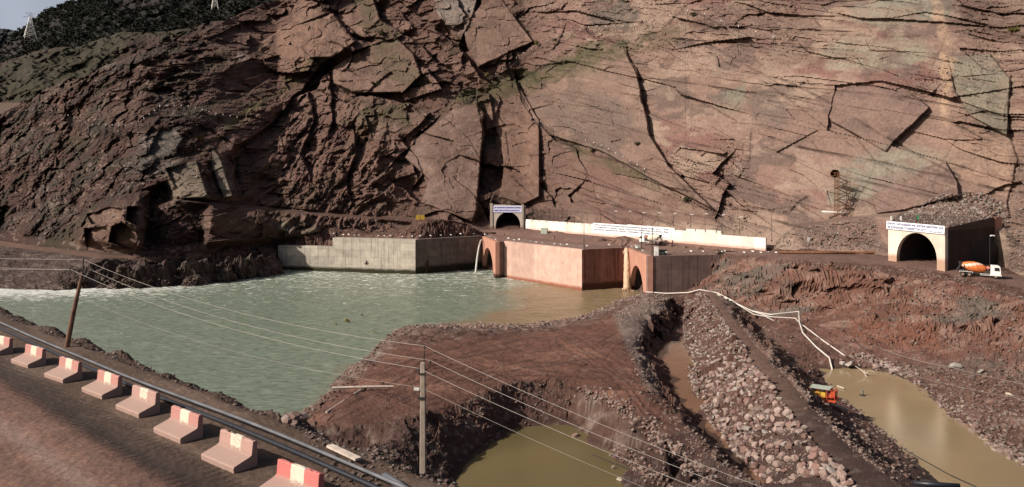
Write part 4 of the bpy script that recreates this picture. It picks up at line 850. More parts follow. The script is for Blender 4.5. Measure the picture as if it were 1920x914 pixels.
# ---- tunnel portal beside the white wall
def portal(name, label, A_, B_, z0, zA, zB, s0, s1, zs, zt, depth, side_mat, face_mat, wings=True, nn=None):
    t = thing(name, label, 'tunnel portal')
    arch_wall(A_, B_, s0, s1, zs, zt, z0-3, zA, 1.2, face_mat, t, 'facade', depth=depth, lname='tunnel_lining', ztb=zB, n=22)
    return t
QA = ((919.5-960)/F*357, 357); QB = ((985-960)/F*354, 354)
p1 = portal('tunnel_portal', 'grey concrete tunnel portal with narrow lilac banner at the foot of the cliff', QA, QB, 16, 27.0, 26.6, .15, .86, 17.6, 23.7, 18, M_port, M_port)
m = MB(); m.prism([(QA[0]-.1, QA[1]-.5), (QA[0]+1.0, QA[1]-.55), (QA[0]+1.0, QA[1]-.05), (QA[0]-.1, QA[1]-.02)], 14, 27.6); m.build('pilaster', M_port, p1); m = MB(); m.prism([(QB[0]-1.7, QB[1]-.5), (QB[0]-.8, QB[1]-.5), (QB[0]-.8, QB[1]+0), (QB[0]-1.7, QB[1]+0)], 14, 27.2); m.build('pilaster', M_port, p1)
d = V(QB)-V(QA)
sign('portal_sign', 'narrow lilac banner with two rows of blue lettering above the far tunnel mouth', (QA[0]+d.x*.09, QA[1]+d.y*.09-.25), (QA[0]+d.x*.90, QA[1]+d.y*.90-.25), 23.55, 26.5, M_sgn2, M_ink,
     [('ҲАТТО МЕТАВОНЕМ МО ҲАМ НАҚБҲОРО БА ИСТИФОДА', .72, .25, .03, .97), ('ДИҲЕМ, БАРОИ ОН КИ РОҒУН, ҚАСРИ НУР АСТ', .28, .25, .03, .93)])
# ---- big portal on the right
FL, FR, FB = (95.9, 203.0), (103.3, 190.0), (126.5, 208.5)
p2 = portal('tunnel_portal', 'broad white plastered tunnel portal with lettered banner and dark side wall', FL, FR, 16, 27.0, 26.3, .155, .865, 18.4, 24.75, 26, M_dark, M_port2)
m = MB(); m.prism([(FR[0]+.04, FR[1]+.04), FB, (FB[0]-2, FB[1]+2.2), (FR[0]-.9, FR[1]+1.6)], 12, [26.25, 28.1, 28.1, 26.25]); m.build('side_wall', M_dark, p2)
m = MB(); m.prism([(FB[0]-.3, FB[1]-.6), (FB[0]+1.9, FB[1]+.2), (FB[0]+1.7, FB[1]+1.6), (FB[0]-.6, FB[1]+.9)], 20, 28.1); m.build('buttress', M_orng, p2)
m = MB(); m.prism([FL, FR, FB, (108, 222)], 25.6, [26.95, 26.2, 28.0, 28.4]); m.build('roof_slab', rock_mat('earth_cover', 1.2, .8, .4, attr=False, col=(.10, .066, .054)), p2)
dd = V(FR)-V(FL); n2_ = V((dd.y, -dd.x)).normalized()*.3
sign('portal_sign', 'long white banner with two rows of blue lettering above the near tunnel mouth', (FL[0]-dd.x*.02+n2_.x, FL[1]-dd.y*.02+n2_.y), (FR[0]+n2_.x+dd.x*.005, FR[1]+n2_.y+dd.y*.005), 25.35, 27.35, M_sgn, M_ink,
     [('РОҒУН САРЧАШМАИ ИФТИХОРИ МИЛЛИИ ҲАР', .72, .36, .02, .98), ('ЯК ФАРЗАНДИ ТОҶИКИСТОН АСТ.', .28, .36, .02, .70), ('Эмомалӣ Раҳмон', .18, .16, .76, .97)], tilt=-.55)

# ---- mixer trucks
def lathe(m, prof, ax0, ax1, n=20, mi=0, stripe=None):
    a = V(ax0); d = V(ax1)-a; L_ = d.length; d.normalize(); x = d.cross(V((0, 1, 0))).normalized(); y = d.cross(x)
    b = len(m.v)
    for t, r_ in prof: m.v += [tuple(a+d*L_*t+x*math.cos(k*2*math.pi/n)*r_+y*math.sin(k*2*math.pi/n)*r_) for k in range(n)]
    for i in range(len(prof)-1):
        for k in range(n): m.f.append((b+i*n+k, b+i*n+(k+1) % n, b+(i+1)*n+(k+1) % n, b+(i+1)*n+k)); m.mi.append(stripe(k, i) if stripe else mi)
    m.f += [tuple(b+k for k in range(n)), tuple(b+(len(prof)-1)*n+k for k in reversed(range(n)))]; m.mi += [mi, mi]
def wheel(parent, x, y):
    m = MB(); m.tube([(x, y-.16, .52), (x, y-.12, .52), (x, y+.12, .52), (x, y+.16, .52)], [.42, .52, .52, .42], 20); w_ = m.build('wheel', M_black, parent)
    m = MB(); m.tube([(x, y-.175, .52), (x, y+.175, .52)], .27, 14); m.tube([(x, y-.21, .52), (x, y+.21, .52)], .10, 8); m.build('rim', M_rustrim, w_)
M_rustrim = mat('dusty_rim', (.30, .17, .13), .7, 0, .2)
def mixer(label, drum_m, stripe_m, loc, head, pitch):
    t = thing('mixer_truck', label, 'mixer truck', loc, (0, pitch, head)); # +x is forward
    m = MB()
    for y in (-.42, .42): m.box((-.3, y, .95), (8.0, .12, .26))
    for x in (-3.6, -1.9, .4, 2.2, 3.2): m.box((x, 0, .93), (.12, .8, .2))
    m.box((-2.9, 0, .62), (1.9, 2.1, .10)); m.box((3.0, 0, .52), (.14, 2.0, .12)); m.build('chassis', M_dsteel, t)
    m = MB()
    for y in (-1.02, 1.02):
        m.box((1.0, y, .62), (2.1, .06, .08)); m.box((1.0, y, .92), (2.1, .06, .08)); m.box((.1, y, .77), (.06, .06, .38)); m.box((1.0, y, .77), (.06, .06, .38)); m.box((1.95, y, .77), (.06, .06, .38))
        m.box((-2.9, y, 1.16), (2.7, .5, .06)); m.box((-4.2, y, 1.02), (.06, .5, .3)); m.box((-1.55, y, 1.02), (.06, .5, .3))
    m.build('side_guard', M_wpaint, t)
    for x in (3.05, -2.2, -3.55):
        for y in (-.95, .95): wheel(t, x, y)
    m = MB(); prof = [(2.0, .62), (3.98, .62), (4.05, .9), (4.05, 1.65), (3.86, 2.78), (3.5, 2.96), (2.15, 2.98), (2.0, 2.85)]
    n = len(prof)
    for y0, y1 in ((-1.15, 1.15),):
        m.add([(x, y0, z) for x, z in prof]+[(x, y1, z) for x, z in prof], [tuple(range(n)), tuple(reversed(range(n, 2*n)))]+[(i, (i+1) % n, n+(i+1) % n, n+i) for i in range(n)])
    m.box((3.2, 0, .98), (1.25, 2.42, .12)); m.box((4.12, 0, .72), (.16, 2.3, .34)); cabn = m.build('cab', M_wpaint, t, bevel=.04)
    m = MB(); m.add([(4.06, -1.02, 1.75), (4.06, 1.02, 1.75), (3.90, .98, 2.62), (3.90, -.98, 2.62)], [(0, 1, 2, 3)]); m.build('windscreen', M_glass, cabn)
    for y in (-1.165, 1.165):
        m = MB(); m.add([(2.75, y, 1.75), (3.82, y, 1.75), (3.70, y, 2.55), (2.75, y, 2.55)], [(0, 1, 2, 3)]); m.build('side_window', M_glass, cabn)
        m = MB(); m.box((4.0, y*1.12, 2.1), (.08, .2, .45)); m.box((3.95, y*1.06, 2.32), (.05, .25, .05)); m.build('mirror', M_dsteel, cabn)
        m = MB(); m.box((4.21, y*.75, .82), (.03, .3, .16)); m.build('headlight', M_cream, cabn)
    m = MB(); st = (lambda k, i: 1 if (k+i) % 10 in (0, 1) and 1 < i < 8 else 0)
    lathe(m, [(0, .55), (.06, .75), (.18, 1.02), (.32, 1.16), (.45, 1.2), (.6, 1.17), (.75, 1.0), (.88, .72), (1, .55)], (1.15, 0, 1.85), (-3.75, 0, 2.75), 20, 0, st); m.build('drum', [drum_m, stripe_m], t, smooth=True)
    m = MB(); m.box((1.45, 0, 1.65), (.3, 1.0, 1.2)); m.box((-3.3, .75, 1.9), (.14, .12, 1.5)); m.box((-3.3, -.75, 1.9), (.14, .12, 1.5)); m.box((-3.3, 0, 1.55), (.2, 1.5, .16)); m.build('drum_support', M_dsteel, t)
    m = MB(); m.tube([(1.5, -.7, 2.35), (1.5, .7, 2.35)], .33, 12); m.build('water_tank', mat('tank_paint', (.55, .20, .14), .5), t)
    m = MB(); lathe(m, [(0, .62), (1, .28)], (-3.95, 0, 3.35), (-4.05, 0, 2.45), 12); m.build('hopper', M_dsteel, t)
    m = MB(); m.tube([(-4.0, 0, 2.4), (-4.35, .1, 1.9), (-4.75, .25, 1.25)], [.24, .2, .2], 8); m.box((-4.3, -.6, 1.7), (.05, .05, 2.0)); m.box((-4.3, -.9, 1.7), (.05, .05, 2.0))
    for z in (.9, 1.3, 1.7, 2.1, 2.5): m.box((-4.3, -.75, z), (.04, .3, .04))
    m.build('chute', M_dsteel, t)
    return t
def seat(loc, head, half=3.0):
    dx, dy = math.cos(head)*half, math.sin(head)*half; za = ground(loc[0]+dx, loc[1]+dy); zb = ground(loc[0]-dx, loc[1]-dy)
    return (loc[0], loc[1], (za+zb)/2), -math.atan2(za-zb, 2*half)
hd = math.atan2(-.47, .88); l_, pt = seat((108.6, 184.8), hd)
mixer('white cab mixer truck with orange drum driving down the road on the right', M_orange, mat('pale_stripe', (.62, .5, .42), .45), l_, hd, pt)
hd = math.atan2(.70, -.71); l_, pt = (48.2, 276.5, 15.72), 0.0
mixer('mixer truck with cream drum in front of the lettered white wall', M_cream, mat('cream_stripe', (.68, .64, .55), .45), l_, hd, pt)

# ---- people
def person(label, x, y, head, stride=.12, cloth=None, z=None):
    z = ground(x, y) if z is None else z
    vs = [(0, 0, .95), (0, 0, 1.15), (.01, 0, 1.38), (.01, 0, 1.50), (.03, 0, 1.64), (.02, 0, 1.74), (0, .10, .92), (stride, .11, .5), (stride*1.6, .11, .07), (stride*1.6+.17, .12, .04), (0, -.10, .92), (-stride*.3, -.11, .5), (-stride*1.8, -.11, .07), (-stride*1.8+.17, -.12, .04),
          (0, .19, 1.42), (-.03, .25, 1.15), (.07, .25, .92), (.10, .24, .84), (0, -.19, 1.42), (.02, -.25, 1.15), (.14, -.23, .93), (.18, -.22, .85)]
    es = [(0, 1), (1, 2), (2, 3), (3, 4), (4, 5), (0, 6), (6, 7), (7, 8), (8, 9), (0, 10), (10, 11), (11, 12), (12, 13), (2, 14), (14, 15), (15, 16), (16, 17), (2, 18), (18, 19), (19, 20), (20, 21)]
    rs = [.15, .14, .16, .06, .10, .085, .10, .07, .05, .045, .10, .07, .05, .045, .07, .05, .04, .035, .07, .05, .04, .035]
    me = bpy.data.meshes.new('person'); me.from_pydata(vs, es, []); o = bpy.data.objects.new('person', me); COL.objects.link(o); o.modifiers.new('s', 'SKIN')
    for i, r_ in enumerate(rs): me.skin_vertices[0].data[i].radius = (r_, r_*.85)
    me.skin_vertices[0].data[0].use_root = True; me.materials.append(cloth or M_cloth)
    sb = o.modifiers.new('u', 'SUBSURF'); sb.levels = sb.render_levels = 1
    o.location = (x, y, z); o.rotation_euler = (0, 0, head); tag(o, label, 'person', None)
    m = MB(); m.tube([(.04, 0, 1.56), (.045, 0, 1.66), (.03, 0, 1.76)], [.06, .088, .05], 10); hdm = m.build('head', M_skin, o, True); m = MB(); m.tube([(.01, 0, 1.68), (.01, 0, 1.79)], [.10, .06], 10); m.build('hair', M_black, o, True)
q = fpx(1273); a = wp(q, -3.0); person('left of two people in dark clothes walking past the white wall', a[0], a[1], 2.2)
q = fpx(1278); a = wp(q, -4.5); person('right of two people in dark clothes walking past the white wall', a[0], a[1], 2.2, -.12)
g_ = G3(1040, 455); person('person in dark clothes standing on the pink block deck edge', g_.x, g_.y+1.6, .5, .05)
g_ = G3(801, 443); person('person in dark clothes standing behind the grey river wall', g_.x, g_.y, 1.5, .05)

# ================================================================ roadside: barriers, pipes, poles, wires
def barrier_mat(name, red, wear):
    k = N(name); tc = k.n('ShaderNodeTexCoord'); sx = k.n('ShaderNodeSeparateXYZ'); k.l(tc.outputs['Object'], sx.inputs[0])
    ab = k.n('ShaderNodeMath', operation='ABSOLUTE'); k.l(sx.outputs[0], ab.inputs[0]); n = k.n('ShaderNodeTexNoise'); n.inputs['Scale'].default_value = 6; n.inputs['Detail'].default_value = 8; k.l(tc.outputs['Object'], n.inputs[0])
    wv = k.n('ShaderNodeMath', operation='MULTIPLY_ADD', i_1=.10); k.l(n.outputs[0], wv.inputs[0]); k.l(ab.outputs[0], wv.inputs[2])
    lt = k.n('ShaderNodeMath', operation='LESS_THAN', i_1=.42); k.l(wv.outputs[0], lt.inputs[0])
    m1 = k.n('ShaderNodeMix', data_type='RGBA'); k.l(lt.outputs[0], m1.inputs[0]); m1.inputs[6].default_value = (*red, 1); m1.inputs[7].default_value = (.62, .54, .44, 1)
    n2 = k.n('ShaderNodeTexNoise'); n2.inputs['Scale'].default_value = 11; n2.inputs['Detail'].default_value = 9; n2.inputs['Roughness'].default_value = .7; k.l(tc.outputs['Object'], n2.inputs[0])
    # paint is worn and muddy on the footing, cleaner on the upright
    zz = k.n('ShaderNodeMapRange'); zz.inputs[1].default_value = .62; zz.inputs[2].default_value = .40; zz.inputs[3].default_value = wear-.12; zz.inputs[4].default_value = wear+.24; k.l(sx.outputs[2], zz.inputs[0])
    sb = k.n('ShaderNodeMath', operation='SUBTRACT'); k.l(zz.outputs[0], sb.inputs[0]); k.l(n2.outputs[0], sb.inputs[1]); sc = k.n('ShaderNodeMath', operation='MULTIPLY_ADD', i_1=7, i_2=.5); k.l(sb.outputs[0], sc.inputs[0]); cl_ = k.n('ShaderNodeClamp'); k.l(sc.outputs[0], cl_.inputs[0])
    m2 = k.n('ShaderNodeMix', data_type='RGBA'); k.l(cl_.outputs[0], m2.inputs[0]); k.l(m1.outputs[2], m2.inputs[6]); m2.inputs[7].default_value = (.33, .22, .185, 1); k.l(m2.outputs[2], k.b.inputs['Base Color'])
    bp = k.n('ShaderNodeBump', i_0=.4); bp.inputs['Distance'].default_value = .03; k.l(n2.outputs[0], bp.inputs['Height']); k.l(bp.outputs[0], k.b.inputs['Normal']); k.b.inputs['Roughness'].default_value = .85; return k.m
BM = [barrier_mat('faded_barrier_paint', (.42, .20, .175), .46), barrier_mat('worn_barrier_paint', (.40, .24, .21), .54), barrier_mat('bright_barrier_paint', (.50, .15, .135), .42)]
def barrier(label, loc, ang, mt, seed, chips=False):
    rnd = random.Random(seed); m = MB(); Lh = 1.18
    prof = [(0.0, .02), (0.0, .98), (.06, 1.02), (.17, 1.02), (.20, .97), (.24, .50), (.34, .44), (.98, .24), (1.02, .18), (1.0, .0)]
    xs = [-Lh, -Lh*.985]+[Lh*(i/14-1)+Lh*i/14 for i in range(1, 14)]+[Lh*.985, Lh]; b = len(m.v); n = len(prof)
    for i, x in enumerate(xs):
        e = .025 if i in (0, len(xs)-1) else 0
        for j, (y, z) in enumerate(prof):
            zz = z-e*(z > .5)-(rnd.random()**3*(.09 if chips else .03) if j in (1, 2, 3, 4) else 0); m.v.append((x, -(y+rnd.uniform(-.008, .008)), max(zz, 0)))
    for i in range(len(xs)-1):
        for j in range(n): m.f.append((b+i*n+j, b+i*n+(j+1) % n, b+(i+1)*n+(j+1) % n, b+(i+1)*n+j)); m.mi.append(0)
    m.f += [tuple(b+j for j in range(n)), tuple(b+(len(xs)-1)*n+j for j in reversed(range(n)))]; m.mi += [0, 0]
    o = m.build('road_barrier', mt); o.location = loc; o.rotation_euler = (0, 0, ang); return tag(o, label, 'road barrier', 'L-shaped concrete barriers along the road')
tops = [((-14, 624), (32, 635)), ((51, 643), (90, 654)), ((115, 666), (158, 679)), ((186, 690), (234, 706)), ((256, 720), (300, 735)), ((329, 758), (381, 777)), ((421, 802), (483, 825)), ((530, 858), (606, 885))]
bl = ['barrier cut by the left edge of the photo, first of the roadside row', 'faded barrier second from the left, left of the leaning wooden pole', 'barrier third from the left, just past the leaning wooden pole, small stone on its footing', 'fourth barrier from the left with crisp white middle stripe',
      'worn barrier fifth from the left, its white stripe almost rubbed off', 'sixth barrier from the left with bare concrete footing and clean upright', 'seventh barrier from the left with chipped crumbling top edge', 'bright red and white barrier nearest the camera at the bottom edge']
bmi = [0, 0, 0, 0, 1, 0, 1, 2]
for i, (a, b) in enumerate(tops):
    A_, B_ = V(W(*a, 27.52)), V(W(*b, 27.52)); c = (A_+B_)/2; ang = math.atan2(B_.y-A_.y, B_.x-A_.x)
    barrier(bl[i], (c.x, c.y, 26.49), ang, BM[bmi[i]], i, i == 6)
def linept(t, o, z): p = B0+BD_*t+BN*o; return V((p.x, p.y, z))
def pipe(label, o0, z0, r_, mt, t0=-120, t1=30, wob_=.12, seed=1):
    rnd = random.Random(seed); ph = [rnd.random()*6 for _ in range(3)]; pts = []
    for i in range(int((t1-t0)/1.2)+1): t = t0+i*1.2; pts.append(linept(t, o0+wob_*math.sin(t*.11+ph[0])+wob_*.5*math.sin(t*.31+ph[1]), z0+.05*math.sin(t*.17+ph[2])))
    m = MB(); m.tube(pts, r_, 14); tag(m.build('pipeline', mt, smooth=True), label, 'pipe')
pipe('grey plastic pipe running along the road edge on top of the berm behind the barriers', 1.25, 26.93, .066, M_pipeg, seed=3, wob_=.08)
pipe('thicker black plastic pipe lying in the shade directly behind the barriers', 1.05, 26.62, .095, M_piped, seed=3, wob_=.06)
m = MB(); m.tube([WD(722, 893, 29), WD(748, 910, 28), WD(800, 945, 26.5)], .14, 12); tag(m.build('pipeline', M_pipeg, smooth=True), 'short length of grey pipe beside the concrete pole base', 'pipe')
# poles
def pole_parts(t, X, Y, zt):
    pass
CP = V(WD(793, 680, 36)); gz = ground(CP.x, CP.y)-.6
pl = thing('utility_pole', 'pale concrete utility pole in the centre foreground with a small white lamp', 'utility pole', (CP.x, CP.y, gz)); h_ = CP.z-gz
m = MB(); a0, a1 = .15, .105
m.add([(-a0, -a0, 0), (a0, -a0, 0), (a0, a0, 0), (-a0, a0, 0), (-a1, -a1, h_), (a1, -a1, h_), (a1, a1, h_), (-a1, a1, h_)], [(0, 1, 2, 3), (4, 5, 6, 7), (0, 1, 5, 4), (1, 2, 6, 5), (2, 3, 7, 6), (3, 0, 4, 7)]); m.build('pole_shaft', M_pole, pl, bevel=.03)
def rel(px, py, D=36): return V(WD(px, py, D))-V((CP.x, CP.y, gz))
m = MB(); m.tube([rel(795, 696), rel(795.5, 652)], .025, 6); m.tube([rel(782, 692), rel(793, 697), rel(806, 690), rel(806, 679)], .025, 6); m.tube([rel(785, 690), rel(785, 700)], .02, 6); m.build('crossarm', M_dsteel, pl)
ins = [(796, 650), (806, 677), (785, 692)]
for q in ins: m = MB(); m.tube([rel(q[0], q[1]+3), rel(q[0], q[1]-1)], [.07, .045], 8); m.build('insulator', M_dsteel, pl)
m = MB(); m.tube([rel(791, 744), rel(788, 735), rel(783, 731)], .03, 6); m.box(rel(791.5, 746), (.34, .3, .1)); m.box(rel(791.5, 700), (.32, .3, .05)); m.build('lamp_bracket', M_dsteel, pl)
m = MB(); m.box(rel(781, 730), (.24, .16, .09), Matrix.Rotation(.12, 3, 'Y')); m.build('lamp_head', M_wpaint, pl)
LPb = V(W(121, 657, 26.3)); LPt = V(WD(155, 512, LPb.y+.3)); LPp = V(WD(156.5, 487, LPb.y+.4))
lp = thing('utility_pole', 'leaning brown wooden utility pole at the river edge of the road', 'utility pole', LPb)
m = MB(); m.tube([V((0, 0, -.6)), (LPt-LPb)*.5, LPt-LPb], [.17, .15, .10], 10); m.build('pole_shaft', mat('brown_timber', (.16, .085, .055), .85, 0, .35, 3, .4), lp)
m = MB(); m.tube([LPt-LPb, LPp-LPb], .04, 6); a_ = V(WD(131, 506, LPb.y))-LPb; b_ = V(WD(172, 508, LPb.y+.5))-LPb; m.tube([a_, b_], .035, 6); m.build('crossarm', M_dsteel, lp)
for q in (LPp-LPb, a_, b_): m = MB(); m.tube([q, q+V((0, 0, .14))], [.06, .04], 8); m.build('insulator', M_dsteel, lp)
def wire(pts, sag, label, r_=.013, mt=None, group=None, name='power_line'):
    m = MB(); out = []
    for a, b, s_ in zip(pts[:-1], pts[1:], sag):
        for i in range(24): t = i/24; p = V(a).lerp(V(b), t); p.z -= 4*s_*t*(1-t); out.append(p)
    out.append(V(pts[-1])); m.tube(out, r_, 5); return tag(m.build(name, mt or M_wire), label, 'wire', group)
ends = [(1790, 1042), (1790, 1064), (1790, 1090), (1790, 1135)]; lefts = [(-420, 450), (-420, 462), (-420, 474), (-420, 500)]
Lp_ = [V(WD(156.5, 487, LPb.y+.4)), V(WD(172, 507, LPb.y+.5)), V(WD(131, 505, LPb.y)), V(WD(146, 556, LPb.y+.2))]
Cp_ = [V(WD(796, 649, 36)), V(WD(806, 676, 36)), V(WD(785, 691, 36)), V(WD(790, 727, 36))]
wl = ['top power line through the pin on top of the concrete pole', 'power line carried by the right insulator of the concrete pole', 'power line carried by the left insulator of the concrete pole', 'thin lowest cable meeting the concrete pole near its lamp']
for i in range(4):
    wire([WD(lefts[i][0], lefts[i][1], 80), Lp_[i], Cp_[i], WD(ends[i][0], ends[i][1], 25)], [.5, .75, .35], wl[i], (.010 if i < 3 else .006), group='overhead lines between the two poles')
wire([WD(1600, 668, 120), WD(1900, 745, 112), WD(2100, 800, 105)], [.6, .4], 'thin pale cable crossing above the right pond', .03)
wire([WD(1640, 648, 140), WD(1780, 688, 132), WD(2050, 740, 120)], [.5, .5], 'thin pale cable above the foot of the cut bank on the right', .03)
wire([W(1690, 840, .3), W(1780, 890, .3), W(1880, 935, .3)], [0, 0], 'black cable lying across the right pond', .05, M_dwire)
wire([W(1110, 852, -.3), W(1180, 880, -.2), (W(1300, 905, 3))], [0, 0], 'black cable lying across the near pond', .05, M_dwire)
m = MB(); q = V(W(1712, 906, 7.4)); m.tube([q, V(W(1800, 912, 7.6))], .25, 12); tag(m.build('pipeline', M_piped, smooth=True), 'black pipe end lying on the dam track at the bottom right corner', 'pipe')

# ---- timber lying on the dirt
def beam(label, a, b, r_, mt, lift=.3, square=False):
    A_ = G3(*a); B_ = G3(*b); A_.z += lift; B_.z += lift; m = MB()
    if square:
        d = (B_-A_); q = d.to_track_quat('X', 'Z').to_matrix(); m.box((A_+B_)/2, (d.length, r_*3.2, r_), q)
    else: m.tube([A_, (A_+B_)/2+V((0, 0, .05)), B_], [r_, r_*.95, r_*.8], 8)
    tag(m.build('timber_beam', mt), label, 'timber')
beam('long pale pole lying level on the dirt platform, crossed by another', (622, 735), (738, 731), .22, M_pale, .5)
beam('pole lying under the level one, pointing towards the camera', (612, 778), (690, 727), .18, M_pale, .3)
beam('flat plank lying on the dark mound near the roadside pipe', (618, 849), (672, 876), .09, M_pale, .25, True)
# ---- boxes, boards and signs on the works road
def cabinet(label, x, y, z, ang, d, mt):
    t = thing('electrical_cabinet', label, 'cabinet', (x, y, z), (0, 0, ang)); m = MB(); m.box((0, 0, d[2]/2+.1), d); m.box((0, 0, d[2]+.13), (d[0]+.15, d[1]+.15, .07)); m.box((0, 0, .05), (d[0]*.9, d[1]*.9, .1)); m.build('housing', mt, t, bevel=.02)
    m = MB(); m.box((-d[0]*.24, -d[1]/2-.015, d[2]*.52+.1), (d[0]*.44, .03, d[2]*.84)); m.build('door', mt, t); m = MB(); m.box((d[0]*.24, -d[1]/2-.015, d[2]*.52+.1), (d[0]*.44, .03, d[2]*.84)); m.build('door', mt, t)
g_ = G3(1021, 440, 16); cabinet('pale green cabinet standing on the road before the white wall', g_.x, g_.y+1, g_.z, -.3, (2.6, 1.9, 2.3), M_cab)
cabinet('bright grey cabinet beside the dark container on the right deck edge', 45.6, 251.6, 13.9, -.1, (1.3, 1.0, 2.7), M_wpaint)
t = thing('site_container', 'small dark green container beside the bright cabinet on the deck', 'container', (47.9, 253.3, 13.9), (0, 0, .1)); m = MB(); m.box((0, 0, .95), (2.3, 1.8, 1.7))
for i in range(9): m.box((-1.05+i*.26, -.92, .95), (.1, .06, 1.5))
m.build('housing', mat('dark_green_paint', (.03, .045, .04), .6), t); m = MB(); m.box((0, 0, .05), (2.1, 1.7, .1)); m.build('skid', M_dsteel, t)
for q in (1.4,): pass
g_ = G3(1524, 466, 17); t = thing('board', 'blank grey board on two legs at the back of the right-hand road', 'board', (g_.x, g_.y, g_.z), (0, 0, -.15)); bz = EYE-(446-HZ)*g_.y/F-g_.z
m = MB(); m.box((0, 0, bz-1.0), (3.1, .12, 2.1)); m.build('panel', M_board, t)
for x in (-1.2, 1.2): m = MB(); m.box((x, .1, bz/2-.3), (.1, .1, bz+.5)); m.build('leg', M_dsteel, t)
g_ = G3(788, 426, 16); D_ = mountD(788, 411)-2.5; q = V(WD(788, 414, D_)); t = thing('yellow_notice_board', 'pair of small yellow boards on the bench left of the far portal', 'notice board', q, (0, 0, .1))
for x in (-1.0, 1.0): m = MB(); m.box((x, 0, 1.4), (1.7, .08, 2.1)); m.build('panel', M_yel, t)
for x in (-1.8, 0, 1.8): m = MB(); m.box((x, .1, .6), (.1, .1, 2.4)); m.build('leg', M_dsteel, t)
pp = [G3(1462+i*16, 477+.1*i, 17)+V((0, .8, .45)) for i in range(14)]; m = MB(); m.tube(pp, .34, 10); tag(m.build('steel_pipe', M_rust, smooth=True), 'long rusty steel pipe lying along the back of the road to the right portal', 'pipe')
# ---- lamp posts
def lamp(label, px, top, base, D, group, head=True, r_=.07):
    b = V(WD(px, base, D)); t = thing('lamp_post', label, 'lamp post', b, group=group); h = EYE-(top-HZ)*D/F-b.z
    m = MB(); m.tube([(0, 0, -.5), (0, 0, h)], [r_*1.3, r_*.8], 8); m.box((0, 0, .1), (.4, .4, .2)); m.build('post', M_dsteel, t)
    if head: m = MB(); m.tube([(0, 0, h-.1), (.25, -.3, h+.15)], .05, 6); m.box((.45, -.35, h+.15), (.9, .55, .22)); m.build('lamp_head', M_flag, t)
    return t
for i, px in enumerate([1008, 1030, 1053, 1077, 1101, 1126, 1153, 1179, 1205, 1234, 1263, 1295, 1322, 1354, 1387]):
    s_ = fpx(px); q = wp(min(s_, WL-1), 1.1)
    lamp('thin dark mast behind the top of the white wall' if i < 6 else 'thin dark mast with a pale lamp head behind the white wall', px, (393, 393, 394, 395, 396, 397, 397, 397, 400, 400, 401, 403, 402, 404, 408)[i], HZ+(EYE-15.8)*F/q[1], q[1], 'masts without lamps behind the wall' if i < 6 else 'masts with lamps behind the wall', i >= 6)
lamp('tall thin post rising from the deck corner of the pink block', 1095, 417, 466, 276.5, None, False, .09)
lamp('tall post beside the muddy waterfall, left of two', 1203, 430, 468, 271, None, False, .11)
lamp('tall post beside the bright cabinet, right of two', 1223, 425, 477, 256, None, False, .11)
lamp('thin post standing behind the orange mixer truck', 1856, 443, 497, 196, None, True, .07)
lamp('thin mast standing past the right end of the white wall', 1447, 402, 452, 246, None, False, .07)
# net behind the far end of the wall
t = thing('net_fence', 'dark net fence on the wall top beside the far portal', 'fence'); pts = [wp(s_, 1.0) for s_ in np.linspace(.5, fpx(1060), 10)]
for i, p in enumerate(pts): m = MB(); m.tube([(p[0], p[1], 16), (p[0], p[1], 25.8)], .07, 6); m.build('post', M_dsteel, t)
m = MB()
for z in np.arange(17, 25.6, .32): m.tube([(p[0], p[1], z) for p in pts], .022, 3, cap=False)
for a, b in zip(pts[:-1], pts[1:]):
    for k in range(10): x = a[0]+(b[0]-a[0])*k/10; y = a[1]+(b[1]-a[1])*k/10; m.tube([(x, y, 17), (x, y, 25.5)], .02, 3, cap=False)
m.build('netting', M_dsteel, t)
# ---- white flags on the edges
def zdeck(x, y):
    z = ground(x, y)
    return max(z, 13.9) if (abs(x) < 75 and y < 340 and y > 245) else z
fl0 = thing('marker_flag', 'small white flag on a thin pole along the concrete edge', 'flag', (0, 0, 0), group='small white flags along the deck edges')
m = MB(); m.tube([(0, 0, 0), (0, 0, 1.9)], .035, 5); m.build('flagpole', M_wire, fl0)
m = MB(); m.add([(0, .0, 1.5), (-.5, .05, 1.42), (-.95, -.06, 1.52), (-.95, -.04, 1.95), (-.5, .06, 1.86), (0, 0, 1.9), (0, .03, 1.5), (-.5, .08, 1.42), (-.95, -.03, 1.52), (-.95, -.01, 1.95), (-.5, .09, 1.86), (0, .03, 1.9)], [(0, 1, 4, 5), (1, 2, 3, 4), (11, 10, 7, 6), (10, 9, 8, 7), (2, 8, 9, 3), (5, 4, 10, 11), (4, 3, 9, 10), (0, 6, 7, 1), (1, 7, 8, 2)]); m.build('cloth', M_flag, fl0)
fp = []; fg = []
FL_ = [('small white flag on the top edge of the grey river wall', 'flags on the grey river wall', 19), ('small white flag along the pink block deck edge', 'flags on the pink block', 36), ('small white flag above the right arch and brown stained wall', 'flags on the brown stained wall', 49), ('small white flag along the road edge past the brown wall', 'flags on the road edge', 99)]
for px in (626, 644, 654, 665, 673, 709, 720, 731, 752, 770): s_ = (px-626)/150; x = gm[0]+(GB[0]-gm[0])*s_; y = gm[1]+(GB[1]-gm[1])*s_+3; fp.append((x, y, 13.98))
for s_ in (.1, .25, .4, .55, .7, .9): fp.append((GB[0]+(GC[0]-GB[0])*s_-.8, GB[1]+(GC[1]-GB[1])*s_+1.2, 13.95))
for s_ in (.1, .5, .9): fp.append((GC[0]+(PB[0]-GC[0])*s_+.8, GC[1]+(PB[1]-GC[1])*s_, 13.9))
for s_ in np.linspace(.05, .97, 13): fp.append((PC[0]+(PD_[0]-PC[0])*s_+.6, PC[1]+(PD_[1]-PC[1])*s_+.8, 13.98))
for s_ in (.15, .4, .65, .9): fp.append((PD_[0]+(PE[0]-PD_[0])*s_-.2, PD_[1]+(PE[1]-PD_[1])*s_+.8, 13.95))
